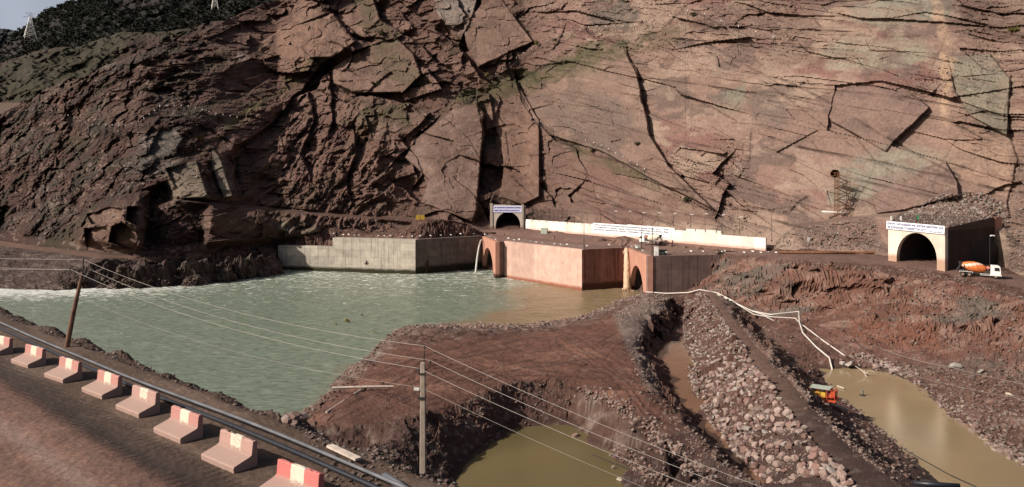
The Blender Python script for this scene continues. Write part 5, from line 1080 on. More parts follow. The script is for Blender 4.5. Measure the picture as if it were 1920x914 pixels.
for s_ in (.2, .45, .7): fp.append((PE[0]+(PH[0]-PE[0])*s_+.8, PE[1]+(PH[1]-PE[1])*s_, 13.9))
for s_ in np.linspace(.25, .97, 10): fp.append((PH[0]+(PI_[0]-PH[0])*s_, PH[1]+(PI_[1]-PH[1])*s_+.7, 14.0))
for px in (1362, 1380, 1398, 1415, 1430, 1443, 1458): g_ = G3(px, 481, 15); fp.append((g_.x, g_.y+.5, g_.z))
for i, p in enumerate(fp):
    lb_, gp_, _ = [q for q in FL_ if i < q[2]][0]
    if i == 0: fl0.location = p; fl0.rotation_euler = (0, 0, .2); fl0['label'] = lb_; fl0['group'] = gp_
    else: dd_ = dup(fl0, p, (random.uniform(-.06, .06), random.uniform(-.06, .06), random.uniform(-.7, .6)), scale=random.uniform(.55, .85)); dd_['label'] = lb_; dd_['group'] = gp_
# ---- railings
def rail(label, a, b, z, n):
    t = thing('guardrail', label, 'railing'); 
    for i in range(n+1): s_ = i/n; m = MB(); m.box((a[0]+(b[0]-a[0])*s_, a[1]+(b[1]-a[1])*s_, z+.55), (.07, .07, 1.1)); m.build('post', M_steel, t)
    m = MB()
    for dz in (.55, 1.1): m.tube([(a[0], a[1], z+dz), (b[0], b[1], z+dz)], .04, 5)
    m.build('rails', M_steel, t)
rail('light steel railing along the front edge of the pink block', (PC[0]+.9, PC[1]+.9), (PD_[0]+.6, PD_[1]+.9), 14.05, 18)
rail('steel railing above the shaded wet wall', (PD_[0]+.6, PD_[1]+1), (PE[0]-.5, PE[1]+.8), 13.95, 8)
rail('steel railing above the left arch', (GC[0]+.9, GC[1]-1), (PB[0]+.9, PB[1]+1), 13.95, 10)
rail('steel railing above the right arch', (PE[0]+.9, PE[1]-1), (PH[0]+.9, PH[1]+1), 13.95, 10)
rail('steel railing along the brown stained wall', (PH[0]+1, PH[1]+.8), (PI_[0]-1, PI_[1]+.8), 14.03, 12)
# clutter by the right arch: hoist frame
t = thing('hoist_frame', 'rusty steel hoist frame lying on the deck by the waterfall', 'machinery', (42.6, 271, 13.95), (0, 0, 1.6))
m = MB()
for y in (-.5, .5):
    m.box((0, y, .2), (7, .14, .14)); m.box((0, y, 1.0), (6, .12, .12))
    for k in range(8): m.box((-3+k*.85, y, .6), (.09, .09, .9), Matrix.Rotation(.5*(-1)**k, 3, 'Y'))
m.build('truss', M_rust, t); m = MB(); m.box((-2.2, 0, 1.5), (1.2, .9, .8)); m.box((1.4, .1, 1.25), (.8, .7, .5)); m.build('motor_housing', M_cab, t); m = MB(); m.tube([(2.6, 0, .5), (2.6, 0, 1.7)], .28, 10); m.build('winch_drum', M_flag, t)
# ---- stair tower at the adit
ab = mountD(1567, 396); bx = V(WD(1579, 397, ab-4.5)); tz = EYE-(330-HZ)*(ab-4.5)/F; hh = tz-bx.z
t = thing('stair_tower', 'rusty scaffold stair tower climbing to the small adit in the cliff', 'scaffold tower', bx)
wx, wy = 1.9, 1.2
for x in (-wx, -wx+.45, wx):
    for y in (-wy, wy): m = MB(); m.tube([(x, y, -1.5), (x, y, hh+(1.1 if x < 1 else -1))], .09, 6); m.build('post', M_rust, t)
nl = 6
for i in range(nl):
    z0_, z1_ = hh*i/nl, hh*(i+1)/nl; xa, xb = (-wx, wx) if i % 2 == 0 else (wx, -wx); yy = -.55 if i % 2 == 0 else .55; m = MB()
    for dy in (-.4, .4): m.tube([(xa, yy+dy, z0_), (xb, yy+dy, z1_)], .07, 5); m.tube([(xa, yy+dy, z0_+1), (xb, yy+dy, z1_+1)], .035, 5)
    for k in range(9): u_ = (k+.5)/9; m.box((xa+(xb-xa)*u_, yy, z0_+(z1_-z0_)*u_), (.3, .8, .05))
    m.build('stair_flight', M_rust, t)
    m = MB(); m.box((xb*.98, 0, z1_), (.9, 2.3, .07))
    for y in (-wy, wy): m.tube([(-wx, y, z1_), (wx, y, z1_)], .05, 5); m.tube([(-wx, y, z1_), (wx, y, z0_)], .035, 5)
    m.build('landing', M_rust, t)
m = MB(); m.box((-1.9, 2.2, hh), (2.2, 5.2, .12)); m.tube([(-.8, -.4, hh+1.1), (-.8, 4.6, hh+1.1)], .04, 5); m.tube([(-3, -.4, hh+1.1), (-3, 4.6, hh+1.1)], .04, 5); m.build('top_platform', M_rust, t)
m = MB(); m.tube([V(WD(1541, 397, ab-3)), V(WD(1600, 401, ab-4))], .3, 10); tag(m.build('steel_pipe', M_pipew, smooth=True), 'pale pipe lying on the bench at the foot of the stair tower', 'pipe')
wire([onM(1285, 42, .8), onM(1285, 150, 1.2), onM(1286, 300, 1.0)], [0, 0], 'dark cable hanging straight down the rock slab', .06, M_dwire)
for px, c_, lb in ((1723, M_green, 'green and white flag on the roof of the right portal'), (1673, M_flag, 'white flag at the left corner of the right portal roof'), (1691, M_flag, 'second white flag on the right portal roof, left of the green one')):
    t = thing('flag', lb, 'flag', V(WD(px, 418 if px < 1700 else 416, 207))); m = MB(); m.tube([(0, 0, -1), (0, 0, 1.8)], .04, 5); m.build('flagpole', M_wire, t); m = MB(); m.add([(0, 0, .6), (-.45, .1, .5), (-.5, 0, 1.7), (0, 0, 1.8), (0, .04, .6), (-.45, .14, .5), (-.5, .04, 1.7), (0, .04, 1.8)], [(0, 1, 2, 3), (7, 6, 5, 4), (0, 4, 5, 1), (1, 5, 6, 2), (2, 6, 7, 3), (3, 7, 4, 0)]); m.build('cloth', c_, t)
# ---- pump skid
g_ = G3(1546, 752, 2); t = thing('pump_skid', 'orange diesel pump skid with grey roof at the edge of the right pond', 'pump', (g_.x, g_.y+.6, g_.z), (0, 0, -.62))
m = MB()
for y in (-.8, .8): m.box((0, y, .18), (4.1, .16, .3))
for x in (-1.95, 0, 1.95): m.box((x, 0, .18), (.14, 1.6, .24))
for x in (-1.9, -.6, .75, 1.9):
    for y in (-.76, .76): m.box((x, y, 1.05), (.09, .09, 1.5))
for y in (-.76, .76): m.box((0, y, .75), (3.9, .07, .07)); m.box((0, y, 1.8), (3.9, .08, .08))
m.build('frame', M_red, t); m = MB(); m.box((-.3, 0, 1.95), (3.0, 1.9, .09), Matrix.Rotation(.05, 3, 'X')); m.build('roof', M_cab, t)
m = MB(); m.box((-.2, 0, .85), (1.3, .75, .8)); m.tube([(-.9, 0, .9), (-1.5, 0, .9)], .34, 14); m.tube([(.2, .2, 1.2), (.2, .2, 1.65)], .08, 8); m.build('engine', M_yel, t)
m = MB(); m.tube([(.9, 0, .75), (1.35, 0, .75)], .45, 16); m.tube([(1.3, 0, .75), (2.3, 0, .7)], .15, 10); m.tube([(1.1, 0, 1.1), (1.1, 0, 1.6), (1.1, .9, 1.7)], .12, 8); m.build('pump_casing', M_red, t); m = MB(); m.box((1.55, 0, 1.2), (.6, 1.2, .8)); m.build('fuel_tank', M_red, t)
q = V(W(1617, 742, 0)); t = thing('float_pump', 'small floating pump standing in the right pond', 'pump', q); m = MB(); m.tube([(0, 0, -.3), (0, 0, .12)], [.5, .5], 12); m.build('float', M_dsteel, t); m = MB(); m.tube([(-.15, 0, 0), (-.15, 0, .9)], .09, 8); m.tube([(.2, .1, 0), (.2, .1, .8)], .07, 8); m.box((.02, .05, .9), (.55, .3, .12)); m.build('motor', M_steel, t)
m = MB(); q = V(W(1626, 706, 0)); rnd = random.Random(4)
m.tube([q+V((0, 0, -.2)), q+V((-.5, .6, .8)), q+V((-1.6, 1.6, 1.6))], [.14, .11, .07], 6)
for k in range(7): a = rnd.random()*6.28; m.tube([q+V((-.3, .3, .5)), q+V((-.3+math.cos(a)*.8, .3+math.sin(a)*.6, .6+rnd.random()*.6)), q+V((-.3+math.cos(a)*1.7, .3+math.sin(a)*1.2, .2+rnd.random()*1.0))], [.07, .05, .02], 5)
tag(m.build('driftwood', M_pale), 'bare pale branch sticking out of the top of the right pond', 'driftwood')
m = MB(); m.tube([W(1570, 724, .15), W(1583, 729, .2)], .13, 8); tag(m.build('plank', M_pale), 'short pale plank floating at the pond edge beside the pump skid', 'timber')
# ---- white hoses from the ponds over the dam
def hose(label, pts, r_, off):
    q = [];
    for x, y, l_ in pts: g_ = G3(x, y, 4); g_.z += l_; g_.y += off; q.append(g_)
    out = []
    for a, b in zip(q[:-1], q[1:]):
        for k in range(4): out.append(a.lerp(b, k/4))
    out.append(q[-1]); m = MB(); m.tube(out, r_, 8); tag(m.build('hose', M_pipew, smooth=True), label, 'hose')
hose('white pipe with a right-angle bend at the trestle, dipping into the right pond', [(1212, 549, .2), (1250, 552, .2), (1290, 553, .3), (1312, 546, .4), (1345, 553, .4), (1375, 569, .5), (1410, 588, .6), (1445, 597, .8), (1498, 600, 1.9), (1499, 612, .9), (1505, 630, .5), (1530, 655, .4), (1555, 678, .3), (1562, 699, -.1)], .16, 0)
hose('white pipe leaving the bundle and crossing the mud to the boulders by the pond', [(1345, 555, .3), (1378, 572, .4), (1412, 591, .5), (1445, 600, .6), (1492, 604, .8), (1500, 611, .6), (1545, 643, .3), (1586, 673, .25)], .13, .3)
hose('short white pipe branching off the bundle just past the dam track', [(1380, 574, .4), (1412, 592, .4), (1435, 597, .3), (1452, 604, .1)], .11, -.2)
g_ = G3(1498, 604, 3); t = thing('pipe_stand', 'small steel trestle holding up the white pipe at its corner', 'pipe support', g_); m = MB()
for x in (-.5, .5): m.tube([(x*1.4, 0, -.3), (x*.4, 0, 1.8)], .06, 6)
m.box((0, 0, 1.75), (.9, .1, .1)); m.build('frame', M_steel, t)

# ================================================================ boulders and rubble
def rock_shape(seed, sub=1, flat=.75):
    rn = np.random.default_rng(seed); bm = bmesh.new(); bmesh.ops.create_icosphere(bm, subdivisions=sub, radius=1)
    P = np.array([v.co[:] for v in bm.verts]); 
    for k in range(13):                                     # planes cut the ball into a broken block
        n = rn.normal(size=3); n /= np.linalg.norm(n); d = P@n; lim = rn.uniform(.42, .72); P -= np.outer(np.maximum(d-lim, 0), n)
    P += rn.normal(size=P.shape)*.02; P *= np.array([1, rn.uniform(.65, .95), rn.uniform(.55, .85)*flat/.75]); fs = [[v.index for v in f.verts] for f in bm.faces]; bm.free(); return P, np.array(fs)
ROCKS1 = [rock_shape(i, 1) for i in range(8)]; ROCKS2 = [rock_shape(40+i, 2) for i in range(12)]
def rock_cloud(name, items, shapes, mt, kind='stuff', label=None):
    """items: (x, y, z, size, tint rgb)"""
    vs = []; fs = []; cs = []; nb = 0
    for i, (x, y, z, s_, c_) in enumerate(items):
        P, f_ = shapes[rng.integers(len(shapes))]; a, b = rng.uniform(0, 6.28), rng.uniform(-.5, .5)
        Rz = np.array([[math.cos(a), -math.sin(a), 0], [math.sin(a), math.cos(a), 0], [0, 0, 1]]); Rx = np.array([[1, 0, 0], [0, math.cos(b), -math.sin(b)], [0, math.sin(b), math.cos(b)]])
        vs.append((P*s_)@(Rz@Rx).T+np.array([x, y, z])); fs.append(f_+nb); nb += len(P); cs.append(np.tile(np.array([*c_, 1.0]), (len(P), 1)))
    v = np.concatenate(vs).astype(np.float32); f = np.concatenate(fs).astype(np.int32); me = bpy.data.meshes.new(name)
    me.vertices.add(len(v)); me.vertices.foreach_set('co', v.ravel()); me.loops.add(len(f)*3); me.loops.foreach_set('vertex_index', f.ravel()); me.polygons.add(len(f)); me.polygons.foreach_set('loop_start', np.arange(0, len(f)*3, 3, dtype=np.int32)); me.update(); me.validate()
    at = me.color_attributes.new('Col', 'FLOAT_COLOR', 'POINT'); at.data.foreach_set('color', np.concatenate(cs).astype(np.float32).ravel()); me.materials.append(mt); me.shade_flat()
    o = bpy.data.objects.new(name, me); COL.objects.link(o); o['kind'] = kind
    if label: o['label'] = label
    return o
M_bld = rock_mat('boulder_rock', 2.5, .4, .25, dist=.1)
pal = [(.235, .165, .145), (.28, .215, .19), (.20, .135, .115), (.32, .265, .235), (.27, .24, .215), (.19, .115, .098), (.36, .31, .275), (.25, .18, .155)]
def tint(k=1.0): c = pal[rng.integers(len(pal))]; q = rng.uniform(.8, 1.15)*k; return tuple(x*q for x in c)
# riprap slope between its foot and the crest
foot = [(1286, 562, 2.5), (1283, 600, 1.2), (1286, 680, .8), (1304, 745, .8), (1346, 812, .8), (1412, 885, .8), (1468, 937, .8), (1560, 1010, .8)]
foot = [V(W(*p)) for p in foot]; crest = [V(W(*p)) for p in CREST]+[V(W(1720, 1030, 7))]
def along(poly, t):
    Ls = [(b-a).length for a, b in zip(poly[:-1], poly[1:])]; d = t*sum(Ls)
    for i, l_ in enumerate(Ls):
        if d <= l_ or i == len(Ls)-1: return poly[i].lerp(poly[i+1], min(1, d/l_))
        d -= l_
cand = []
for k in range(9000):
    t = rng.uniform(0, 1); u_ = rng.uniform(-.04, 1.06); a = along(foot, t); b = along(crest, t); p = a.lerp(b, u_); nearf = sstep(215, 90, p.y)
    s_ = (.30+.20*nearf)*(.45+1.15*rng.random()**1.4)*(1.0 if u_ > .12 else .8)
    cand.append((p.x, p.y, s_))
cand.sort(key=lambda c: -c[2]); placed = []; cell = {}
for x, y, s_ in cand:
    ok = True; ci, cj = int(x//1.2), int(y//1.2)
    for i in (-1, 0, 1):
        for j in (-1, 0, 1):
            for (a, b, c) in cell.get((ci+i, cj+j), ()):
                if (a-x)**2+(b-y)**2 < ((c+s_)*.60)**2: ok = False
    if ok: cell.setdefault((ci, cj), []).append((x, y, s_)); placed.append((x, y, s_))
inv_ = [p for p in placed if p[1] > 78 and PX(p[0], p[1]) < 1640]
inv_.sort(key=lambda p: -p[2]/p[1]); big = inv_[:300]; bs = set(big)
protos = []
for i in range(12):
    P, f_ = ROCKS2[i]; me = bpy.data.meshes.new('boulder'); me.from_pydata([tuple(v) for v in P], [], [tuple(f) for f in f_]); c = tint(1.08)
    at = me.color_attributes.new('Col', 'FLOAT_COLOR', 'POINT'); at.data.foreach_set('color', np.tile(np.array([*c, 1.0], np.float32), (len(P), 1)).ravel()); me.materials.append(M_bld); protos.append(me)
pr_ = bpy.data.objects.new('boulder', protos[0])
def boulder(x, y, z, s_, label, group=None, me=None, sq=None):
    o = pr_.copy(); o.data = me or protos[rng.integers(12)]; COL.objects.link(o); o.location = (x, y, z); o.scale = (s_, s_, s_*(sq or 1)); o.rotation_euler = (rng.uniform(-.4, .4), rng.uniform(-.4, .4), rng.uniform(0, 6.28)); return tag(o, label, 'boulder', group)
for x, y, s_ in big: boulder(x, y, ground(x, y)+s_*rng.uniform(.2, .5), s_*1.08, 'pinkish grey boulder in the long band of riprap on the dam slope', 'boulders of the riprap slope')
rest = [(x, y, ground(x, y)+s_*rng.uniform(.15, .45), s_*1.05, tint()) for x, y, s_ in placed if (x, y, s_) not in bs]
for k in range(9000):                                        # small stones filling the gaps
    t = rng.uniform(0, 1); a = along(foot, t); b = along(crest, t); p = a.lerp(b, rng.uniform(-.05, 1.03)); s_ = rng.uniform(.07, .2); rest.append((p.x, p.y, ground(p.x, p.y)+s_*.3, s_, tint(.9)))
rock_cloud('riprap_stones', rest, ROCKS1, M_bld)
# loose stones: along shores, on banks, on the flats (sampled where they show)
def scatter(n, poly_or_line, smin, smax, k=1.0, width=None, power=2.5, sink=.3):
    out = []
    if width is not None:
        ln = poly_or_line; seg = [math.hypot(b[0]-a[0], b[1]-a[1]) for a, b in zip(ln[:-1], ln[1:])]; cs_ = np.cumsum([0]+seg)
        for i in range(n):
            d = rng.uniform(0, cs_[-1]); j = min(int(np.searchsorted(cs_, d)), len(seg))-1; j = max(j, 0); u_ = (d-cs_[j])/seg[j]
            x = ln[j][0]+(ln[j+1][0]-ln[j][0])*u_+rng.normal()*width; y = ln[j][1]+(ln[j+1][1]-ln[j][1])*u_+rng.normal()*width*.6; out.append((x, y))
    else:
        xs = [p[0] for p in poly_or_line]; ys = [p[1] for p in poly_or_line]
        while len(out) < n:
            x = rng.uniform(min(xs), max(xs), 500); y = rng.uniform(min(ys), max(ys), 500); ok = inpoly(x, y, poly_or_line); out += list(zip(x[ok], y[ok]))
        out = out[:n]
    res = []
    for x, y in out:
        g_ = G3(x, y, 0)
        s_ = smin+(smax-smin)*rng.random()**power; z = ground(g_.x, g_.y); res.append((g_.x, g_.y, z+s_*(.5-sink), s_, tint(k)))
    return res
def tint2(k): c = np.array(tint(1.0)); return tuple((c*.55+np.array((.15, .085, .065))*.45)*k)
def scat(n, p, a, b, k=1.0, width=None, power=3.0): return [(x, y, z-s_*.1, s_, tint2(k)) for x, y, z, s_, c in scatter(int(n*1.15), p, a*.45, b*1.25, k, width*1.3 if width else None, power+2.0)]
it = []
it += scat(1500, [(545, 796), (580, 766), (620, 724), (680, 674), (735, 626), (800, 609)], .12, .5, .95, width=5)
it += scat(2600, [(735, 628), (800, 610), (870, 611), (990, 611), (1060, 603), (1110, 590), (1160, 566), (1210, 551)], .18, .6, 1.05, width=3.5)
it += scat(1300, [(1095, 735), (1150, 755), (1200, 790), (1260, 845), (1330, 905)], .1, .5, 1.0, width=10)
it += scat(700, [(1150, 845), (1200, 880), (1262, 918)], .1, .4, 1.0, width=9)
it += scat(900, [(1155, 600), (1185, 580), (1215, 562), (1250, 560)], .15, .5, 1.0, width=9)
it += scat(1200, [(1195, 630), (1195, 690), (1235, 745), (1300, 825), (1400, 910)], .08, .35, .85, width=9)
it += scat(1100, [(p[0], p[1]) for p in TR[:-1]], .08, .28, 1.05, width=3)
it += scat(1400, [(1385, 565), (1440, 640), (1500, 700), (1580, 790), (1700, 890)], .1, .45, .85, width=14)
it += scat(500, [(1560, 720), (1600, 765), (1650, 808), (1720, 865)], .12, .5, .8, width=5)
it += scat(1500, [(1590, 672), (1640, 682), (1700, 700), (1740, 738), (1800, 788), (1860, 838), (1920, 880)], .15, .65, 1.0, width=9)
it += scat(2200, [(1720, 690), (1925, 700), (1925, 870), (1800, 780)], .1, .5, .8)
it += scat(2500, [(1360, 490), (1480, 495), (1700, 515), (1925, 565), (1925, 700), (1700, 665), (1430, 600), (1320, 545)], .12, .55, .75)
it += scat(1000, [(1360, 484), (1480, 492), (1600, 504), (1700, 512), (1760, 521), (1830, 534), (1920, 560)], .15, .5, .75, width=2.5)
it += scat(900, [(0, 545), (100, 546), (200, 541), (300, 532), (400, 525), (470, 518), (530, 508)], .2, .75, .65, width=4)
it += scat(1200, [(0, 470), (270, 490), (512, 472), (530, 508), (300, 530), (0, 545)], .12, .4, .5)
it += scat(1500, [(560, 800), (700, 780), (850, 770), (860, 914), (620, 914)], .025, .17, .6, power=3.5)
it += scat(700, [(850, 760), (950, 735), (1050, 720), (1090, 760), (1000, 795), (900, 830)], .08, .35, .7)
it += scat(700, [(1200, 700), (640, 780), (760, 680), (1150, 610)], .05, .16, .8)
it += scat(500, [(1000, 440), (1440, 475), (1360, 480), (1100, 462)], .08, .3, .9)
rock_cloud('rubble_stones', it, ROCKS1, M_bld)
it = []
for k in range(2600):
    t = rng.uniform(-75, 12); o_ = rng.uniform(3.0, 7.5); p = linept(t, o_, 0); s_ = .03+.16*rng.random()**3; it.append((p.x, p.y, ground(p.x, p.y)+s_*.25, s_, tint(.62)))
for k in range(1500):
    t = rng.uniform(-60, 12); o_ = rng.uniform(-6, 2.6); p = linept(t, o_, 0); s_ = .012+.04*rng.random()**3; it.append((p.x, p.y, ground(p.x, p.y)+s_*.2, s_, tint(.6)))
rock_cloud('roadside_gravel', it, ROCKS1, M_bld)
# scree on the mountain's benches and slopes
it = []
def mscatter(n, poly, smin, smax, k):
    xs = [p[0] for p in poly]; ys = [p[1] for p in poly]; c = 0
    while c < n:
        x, y = rng.uniform(min(xs), max(xs)), rng.uniform(min(ys), max(ys))
        if not inpoly(np.array([x]), np.array([y]), poly)[0]: continue
        c += 1; p = onM(x, y); s_ = smin+(smax-smin)*rng.random()**3; it.append((p.x, p.y-s_*.2, p.z, s_, tint(k)))
mscatter(2600, [(1700, 398), (1760, 366), (1840, 362), (1885, 385), (1890, 425), (1700, 425)], .2, .9, .8)
mscatter(1600, [(1445, 465), (1480, 428), (1640, 406), (1660, 470)], .15, .6, .75)
mscatter(900, [(1885, 430), (1905, 300), (1960, 300), (1960, 530), (1890, 510)], .2, .7, .7)
mscatter(2600, [(0, 230), (150, 150), (300, 90), (450, 40), (420, 250), (300, 380), (150, 440), (0, 440)], .2, .9, .55)
mscatter(900, [(620, 445), (640, 410), (760, 412), (900, 425), (900, 432)], .15, .8, .8)
mscatter(700, [(560, 370), (700, 300), (760, 390), (620, 405)], .2, .7, .6)
for k in range(900):
    a, b = rng.random(), rng.random(); x = FL[0]*(1-a)*(1-b)+FR[0]*a*(1-b)+FB[0]*a*b+108*(1-a)*b; y = FL[1]*(1-a)*(1-b)+FR[1]*a*(1-b)+FB[1]*a*b+222*(1-a)*b; s_ = .15+.5*rng.random()**3; z = 26.95*(1-a)*(1-b)+26.2*a*(1-b)+28*a*b+28.4*(1-a)*b; it.append((x, y, z+s_*.2, s_, tint(.7)))
rock_cloud('scree', it, ROCKS1, M_bld)
# boulders and rocks worth pointing at
def rk(px, py, z, s_, lab, sq=.8, c=None, grp=None):
    x, y, _ = W(px, py, z); o = boulder(x, y, z, s_, lab, grp, sq=sq)
    if c is not None:
        me = o.data.copy(); me.name = 'boulder'; at = me.color_attributes['Col']; at.data.foreach_set('color', np.tile(np.array([*c, 1.0], np.float32), (len(me.vertices), 1)).ravel()); o.data = me
    return o
rk(651, 601, .7, 1.3, 'yellowish rock standing in the river with smaller ones around it', .5, (.20, .16, .06)); rk(679, 591, .55, .8, 'dark rock in the river just beyond the yellowish one', .5, (.06, .04, .03)); rk(629, 606, .5, .5, 'small rock in the river left of the yellowish one', .6, (.16, .14, .06))
rk(700, 622, .45, .7, 'low yellowish rock awash near the stony shore', .35, (.22, .18, .07)); rk(688, 628, .4, .5, 'smallest rock awash near the stony shore', .4, (.15, .12, .06)); rk(375, 678, .4, .35, 'lone little rock in open water left of centre', .7, (.14, .12, .1))
rk(741, 600, .4, .4, 'small dark rock in the river off the left tip of the stony shore', .6, (.09, .06, .05)); rk(437, 778, .8, 1.1, 'grey slab-like rock standing at the near river bank', 1.2, (.15, .13, .12)); rk(452, 770, .3, .7, 'dark rock leaning on the grey slab at the near bank', .9, (.05, .045, .045))
rk(1080, 816, -.3, .85, 'pinkish rock in the near pond by its far shore', .7, (.25, .16, .13)); rk(1163, 899, -.35, .95, 'largest pale rock in the near pond', .55, (.42, .35, .27)); rk(1151, 876, -.35, .45, 'small pointed pale rock behind the largest one in the near pond', .9, (.35, .3, .24)); 
rk(1592, 684, .8, 1.5, 'pale boulder pair at the top left corner of the right pond', .7, (.30, .27, .24)); rk(1578, 681, .8, 1.0, 'smaller pale boulder left of the pair above the right pond', .7, (.34, .30, .27)); rk(1577, 768, 1.5, 1.5, 'large rough boulder below the orange pump skid', .8, (.24, .19, .16)); rk(1790, 688, 2.2, 1.6, 'big pale broken boulder at the foot of the cut bank', .7, (.28, .26, .23)); rk(1895, 742, 1.8, 1.0, 'whitish boulder on the flat near the right edge', .7, (.42, .36, .28)); rk(1838, 697, 2, 1.1, 'grey boulder right of the big broken one', .6, (.26, .25, .23))
rk(1188, 676, 5.4, .9, 'round pinkish boulder on the ridge left of the riprap', .8, (.26, .18, .15)); rk(742, 620, 2.2, 1.0, 'pinkish rock at the tip of the stony shore', .7, (.30, .21, .18))
for k in range(46):
    s_ = rng.uniform(.4, 1.0); x, y = rng.uniform(1612, 1690), 0; y = 676+(x-1612)*.24+rng.normal()*5; g_ = G3(x, y); boulder(g_.x, g_.y, g_.z+s_*.3, s_, 'pale boulder in the heap at the head of the right pond', 'boulders heaped at the pond head', sq=.8)
bpy.data.objects.remove(pr_)

# ================================================================ pylons, fences on the slopes, plants
def pylon(label, base, h, w_, a):
    t = thing('pylon', label, 'pylon', base, (0, 0, a)); wt = w_*.16; L4 = [(-1, -1), (1, -1), (1, 1), (-1, 1)]; zc = h*.78
    for sx_, sy_ in L4: m = MB(); m.tube([(sx_*w_/2, sy_*w_/2, -1), (sx_*wt/2, sy_*wt/2, zc)], h*.009, 4); m.build('leg', M_wpaint, t)
    m = MB(); n = 6
    for i in range(n):
        z0_ = zc*(1-(1-i/n)**1.3); z1_ = zc*(1-(1-(i+1)/n)**1.3) if i < n-1 else zc; wa = w_+(wt-w_)*z0_/zc; wb = w_+(wt-w_)*z1_/zc
        for k in range(4):
            (xa, ya), (xb, yb) = L4[k], L4[(k+1) % 4]; m.tube([(xa*wa/2, ya*wa/2, z0_), (xb*wb/2, yb*wb/2, z1_)], h*.006, 3); m.tube([(xb*wa/2, yb*wa/2, z0_), (xa*wb/2, ya*wb/2, z1_)], h*.006, 3); m.tube([(xa*wb/2, ya*wb/2, z1_), (xb*wb/2, yb*wb/2, z1_)], h*.005, 3)
    m.build('bracing', M_wpaint, t)
    m = MB(); m.tube([(0, 0, zc), (0, 0, h)], h*.01, 4)
    for z, l_ in ((zc, .26), (zc+.07*h, .10), (h*.93, .18)):
        for s_ in (-1, 1): m.tube([(0, 0, z+h*.05), (s_*l_*h, 0, z)], h*.006, 3); m.tube([(0, 0, z-h*.005), (s_*l_*h, 0, z)], h*.006, 3)
    m.build('crossarms', M_wpaint, t)
hp = lambda px, py, D: V(WD(px, py, D))
pylon('lattice pylon on the dark hill against the sky, top left', hp(57, 69, 640), 46*640/F, 20*640/F, .5)
pylon('white lattice pylon standing on the ridge, cut by the top edge', hp(403, 14, 470), 42*470/F, 12*470/F, .3)
def slopefence(label, pts, n, hgt, net=True, out=1.0):
    t = thing('rockfall_fence', label, 'fence'); q = []; tot = sum(math.hypot(b[0]-a[0], b[1]-a[1]) for a, b in zip(pts[:-1], pts[1:]))
    for i in range(n):
        d = tot*i/(n-1)
        for a, b in zip(pts[:-1], pts[1:]):
            l_ = math.hypot(b[0]-a[0], b[1]-a[1])
            if d <= l_+1e-6: x, y = a[0]+(b[0]-a[0])*d/l_, a[1]+(b[1]-a[1])*d/l_; break
            d -= l_
        q.append(onM(x, y, out))
    for p in q:
        m = MB(); m.tube([p-V((0, 0, 1)), p+V((0, 0, hgt))], .09, 5); o = m.build('post', M_dsteel, t); m = MB(); m.tube([p+V((0, 0, hgt)), p+V((0, 0, hgt+.5))], .17, 6); m.build('post_cap', M_flag, o)
    if net:
        m = MB()
        for a, b in zip(q[:-1], q[1:]):
            for k in range(5): z = hgt*(.1+.9*k/4); m.tube([a+V((0, 0, z)), b+V((0, 0, z))], .03, 3, cap=False)
            for k in range(8): c = a.lerp(b, k/8); m.tube([c, c+V((0, 0, hgt))], .025, 3, cap=False)
        m.build('netting', M_dsteel, t)
slopefence('net fence with pale caps on the far left slope', [(12, 222), (110, 225)], 9, 4.5); slopefence('net fence dipping across the left slope below the first', [(128, 236), (165, 254), (235, 258), (262, 250), (300, 222)], 16, 5); slopefence('net fence crossing the left slope towards the yellow brush', [(300, 222), (350, 222), (400, 235), (445, 243)], 12, 5.5)
slopefence('net fence along the upper grassy ledge in the middle of the face', [(930, 150), (975, 115), (1010, 95), (1060, 75), (1110, 62), (1185, 62)], 18, 3); slopefence('net fence along the crest of the rocky band, upper right of centre', [(1190, 60), (1300, 32), (1355, 55), (1400, 70), (1450, 85)], 9, 3, False); slopefence('net fence along the ledge falling to the right below the dark cleft', [(1000, 235), (1040, 258), (1080, 272), (1130, 290), (1180, 318), (1235, 350)], 18, 3.5)
# bushes: clumps of small leaf faces
M_leaf = mat('dry_leaves', (.055, .055, .024), .9, 0, .45, 1.5); M_leafy = mat('yellow_leaves', (.13, .105, .025), .9, 0, .4, 1.5); M_leafd = mat('dark_leaves', (.022, .024, .014), .95, 0, .6, .05)
def leafclump(n, seed, leaf=.12):
    rn = random.Random(seed); m = MB()
    cl_ = [(rn.uniform(-.55, .55), rn.uniform(-.45, .45), rn.uniform(.2, .75), rn.uniform(.25, .5)) for _ in range(6)]
    for i in range(n):
        c = rn.choice(cl_); d = V((rn.gauss(0, 1), rn.gauss(0, 1), rn.gauss(0, 1))).normalized()*c[3]*rn.random()**.4; p = V(c[:3])+d; a = V((rn.gauss(0, 1), rn.gauss(0, 1), rn.gauss(0, 1))).normalized()*leaf; b = a.orthogonal().normalized()*leaf*.6
        m.add([p-a, p+b, p+a, p-b], [(0, 1, 2, 3)])
    return m
def bush(px, py, s_, lab, mt=None, D=None):
    p = onM(px, py, .4) if D is None else V(WD(px, py, D)); t = thing('shrub', lab, 'shrub', p, (0, 0, random.random()*6)); t.scale = (s_, s_, s_*.8)
    leafclump(420, int(px*7+py), .11).build('foliage', mt or M_leaf, t); m = MB(); rn = random.Random(int(px))
    for k in range(5): m.tube([(0, 0, -.2), (rn.uniform(-.5, .5), rn.uniform(-.4, .4), .6)], [.05, .015], 4)
    m.build('stem', M_wood, t)
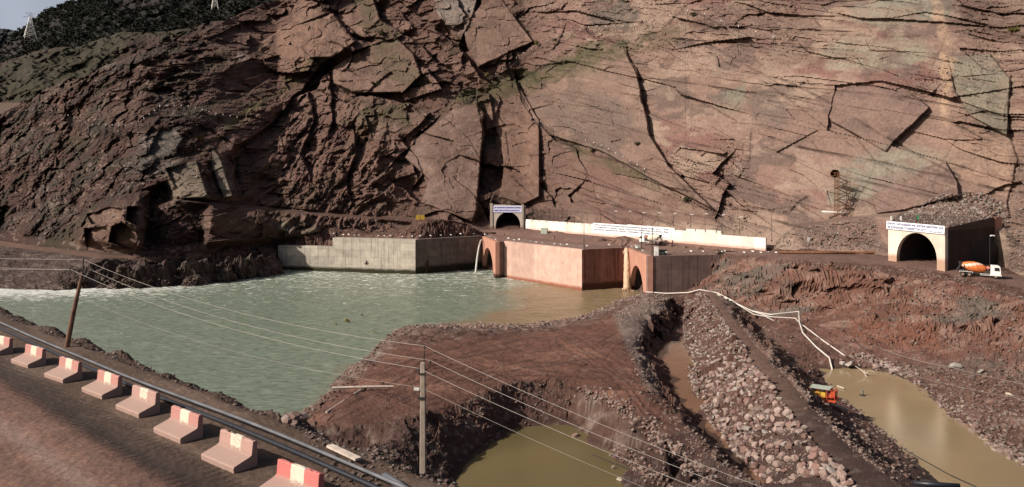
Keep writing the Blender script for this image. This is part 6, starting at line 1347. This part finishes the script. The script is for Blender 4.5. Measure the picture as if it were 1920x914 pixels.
for px, py, s_, lab, mt in [(716, 66, 3.2, 'dark green shrub on a ledge high above the river, left of centre', M_leaf), (703, 160, 3.4, 'green shrub low on the blocky face beside a dark ledge', M_leaf), (888, 177, 3.0, 'bright shrub beside the middle ledge path', M_leaf), (912, 143, 2.4, 'yellowish shrub on the ledge above the bright one', M_leafy), (1008, 84, 2.6, 'yellow shrub by the upper fence', M_leafy), (1040, 78, 2.2, 'green shrub by the upper fence right of the yellow one', M_leaf), (650, 175, 2.8, 'brownish shrub on the left end of the blocky face', M_leaf),
    (990, 62, 1.6, 'small dark shrub hanging on the bare rock above the fence', M_leaf), (1195, 273, 1.8, 'small shrub on the slab by the long crack', M_leaf), (1110, 285, 2.2, 'low shrub on the falling ledge', M_leaf), (376, 262, 2.6, 'yellow shrub on the grey slab ridge, left part', M_leafy), (440, 230, 2.4, 'yellow brush near the end of the left fence', M_leafy), (1285, 378, 2.2, 'olive shrub above the right half of the white wall', M_leaf), (560, 120, 2.2, 'dark shrub at the edge of the pale blocks', M_leaf), (1900, 62, 2.2, 'yellowish shrub at the upper right edge', M_leafy), (1300, 30, 2.4, 'brush on the top of the rocky band', M_leaf)]: bush(px, py, s_, lab, mt)
# far woods on the hills: too many to count
P_h, Y_h, D_h, m_h = HILL; cl3 = []; base_ = [leafclump(40, 900+i, .26) for i in range(5)]; bv = [np.array(b.v) for b in base_]; nbv = len(bv[0])
vs = []; k = 0
for q in range(17000):
    i = int(rng.random()**1.3*150); j = rng.integers(P_h.shape[1])
    if m_h[i, j] > .75 and rng.random() < .7: continue
    s_ = rng.uniform(1.5, 4.5); p = WD(P_h[i, j], Y_h[i, j], D_h[i, j]-1.5); vs.append(bv[rng.integers(5)]*s_+np.array(p))
P_h, Y_h, D_h, m_h = NEARH
for q in range(2600):
    i = int(rng.random()*165); j = rng.integers(P_h.shape[1])
    if m_h[i, j] < .5: continue
    s_ = rng.uniform(.8, 2.6); vs.append(bv[rng.integers(5)]*s_+np.array(WD(P_h[i, j], Y_h[i, j], D_h[i, j]-.8)))
v = np.concatenate(vs).astype(np.float32); nf = len(v)//4; me = bpy.data.meshes.new('hill_woods'); me.vertices.add(len(v)); me.vertices.foreach_set('co', v.ravel()); me.loops.add(nf*4); me.loops.foreach_set('vertex_index', np.arange(nf*4, dtype=np.int32)); me.polygons.add(nf); me.polygons.foreach_set('loop_start', np.arange(0, nf*4, 4, dtype=np.int32)); me.update(); me.validate(); me.materials.append(M_leafd)
o = bpy.data.objects.new('hill_woods', me); COL.objects.link(o); o['kind'] = 'stuff'
# terrace building at the far left
q = V(WD(20, 214, 455)); t = thing('terrace_wall', 'pale stepped retaining wall on the ridge at the far left', 'retaining wall', q, (0, 0, -.1))
for i in range(3): m = MB(); m.box((-4+i*1.0, i*3.0, 1.2+i*2.3), (26-i*3, 3, 2.4)); m.build('terrace', mat('terrace_stone', (.17, .12, .095), .9, 0, .3), t)
print('PTS', PTS_N, 'boulders', len(placed), len(big))
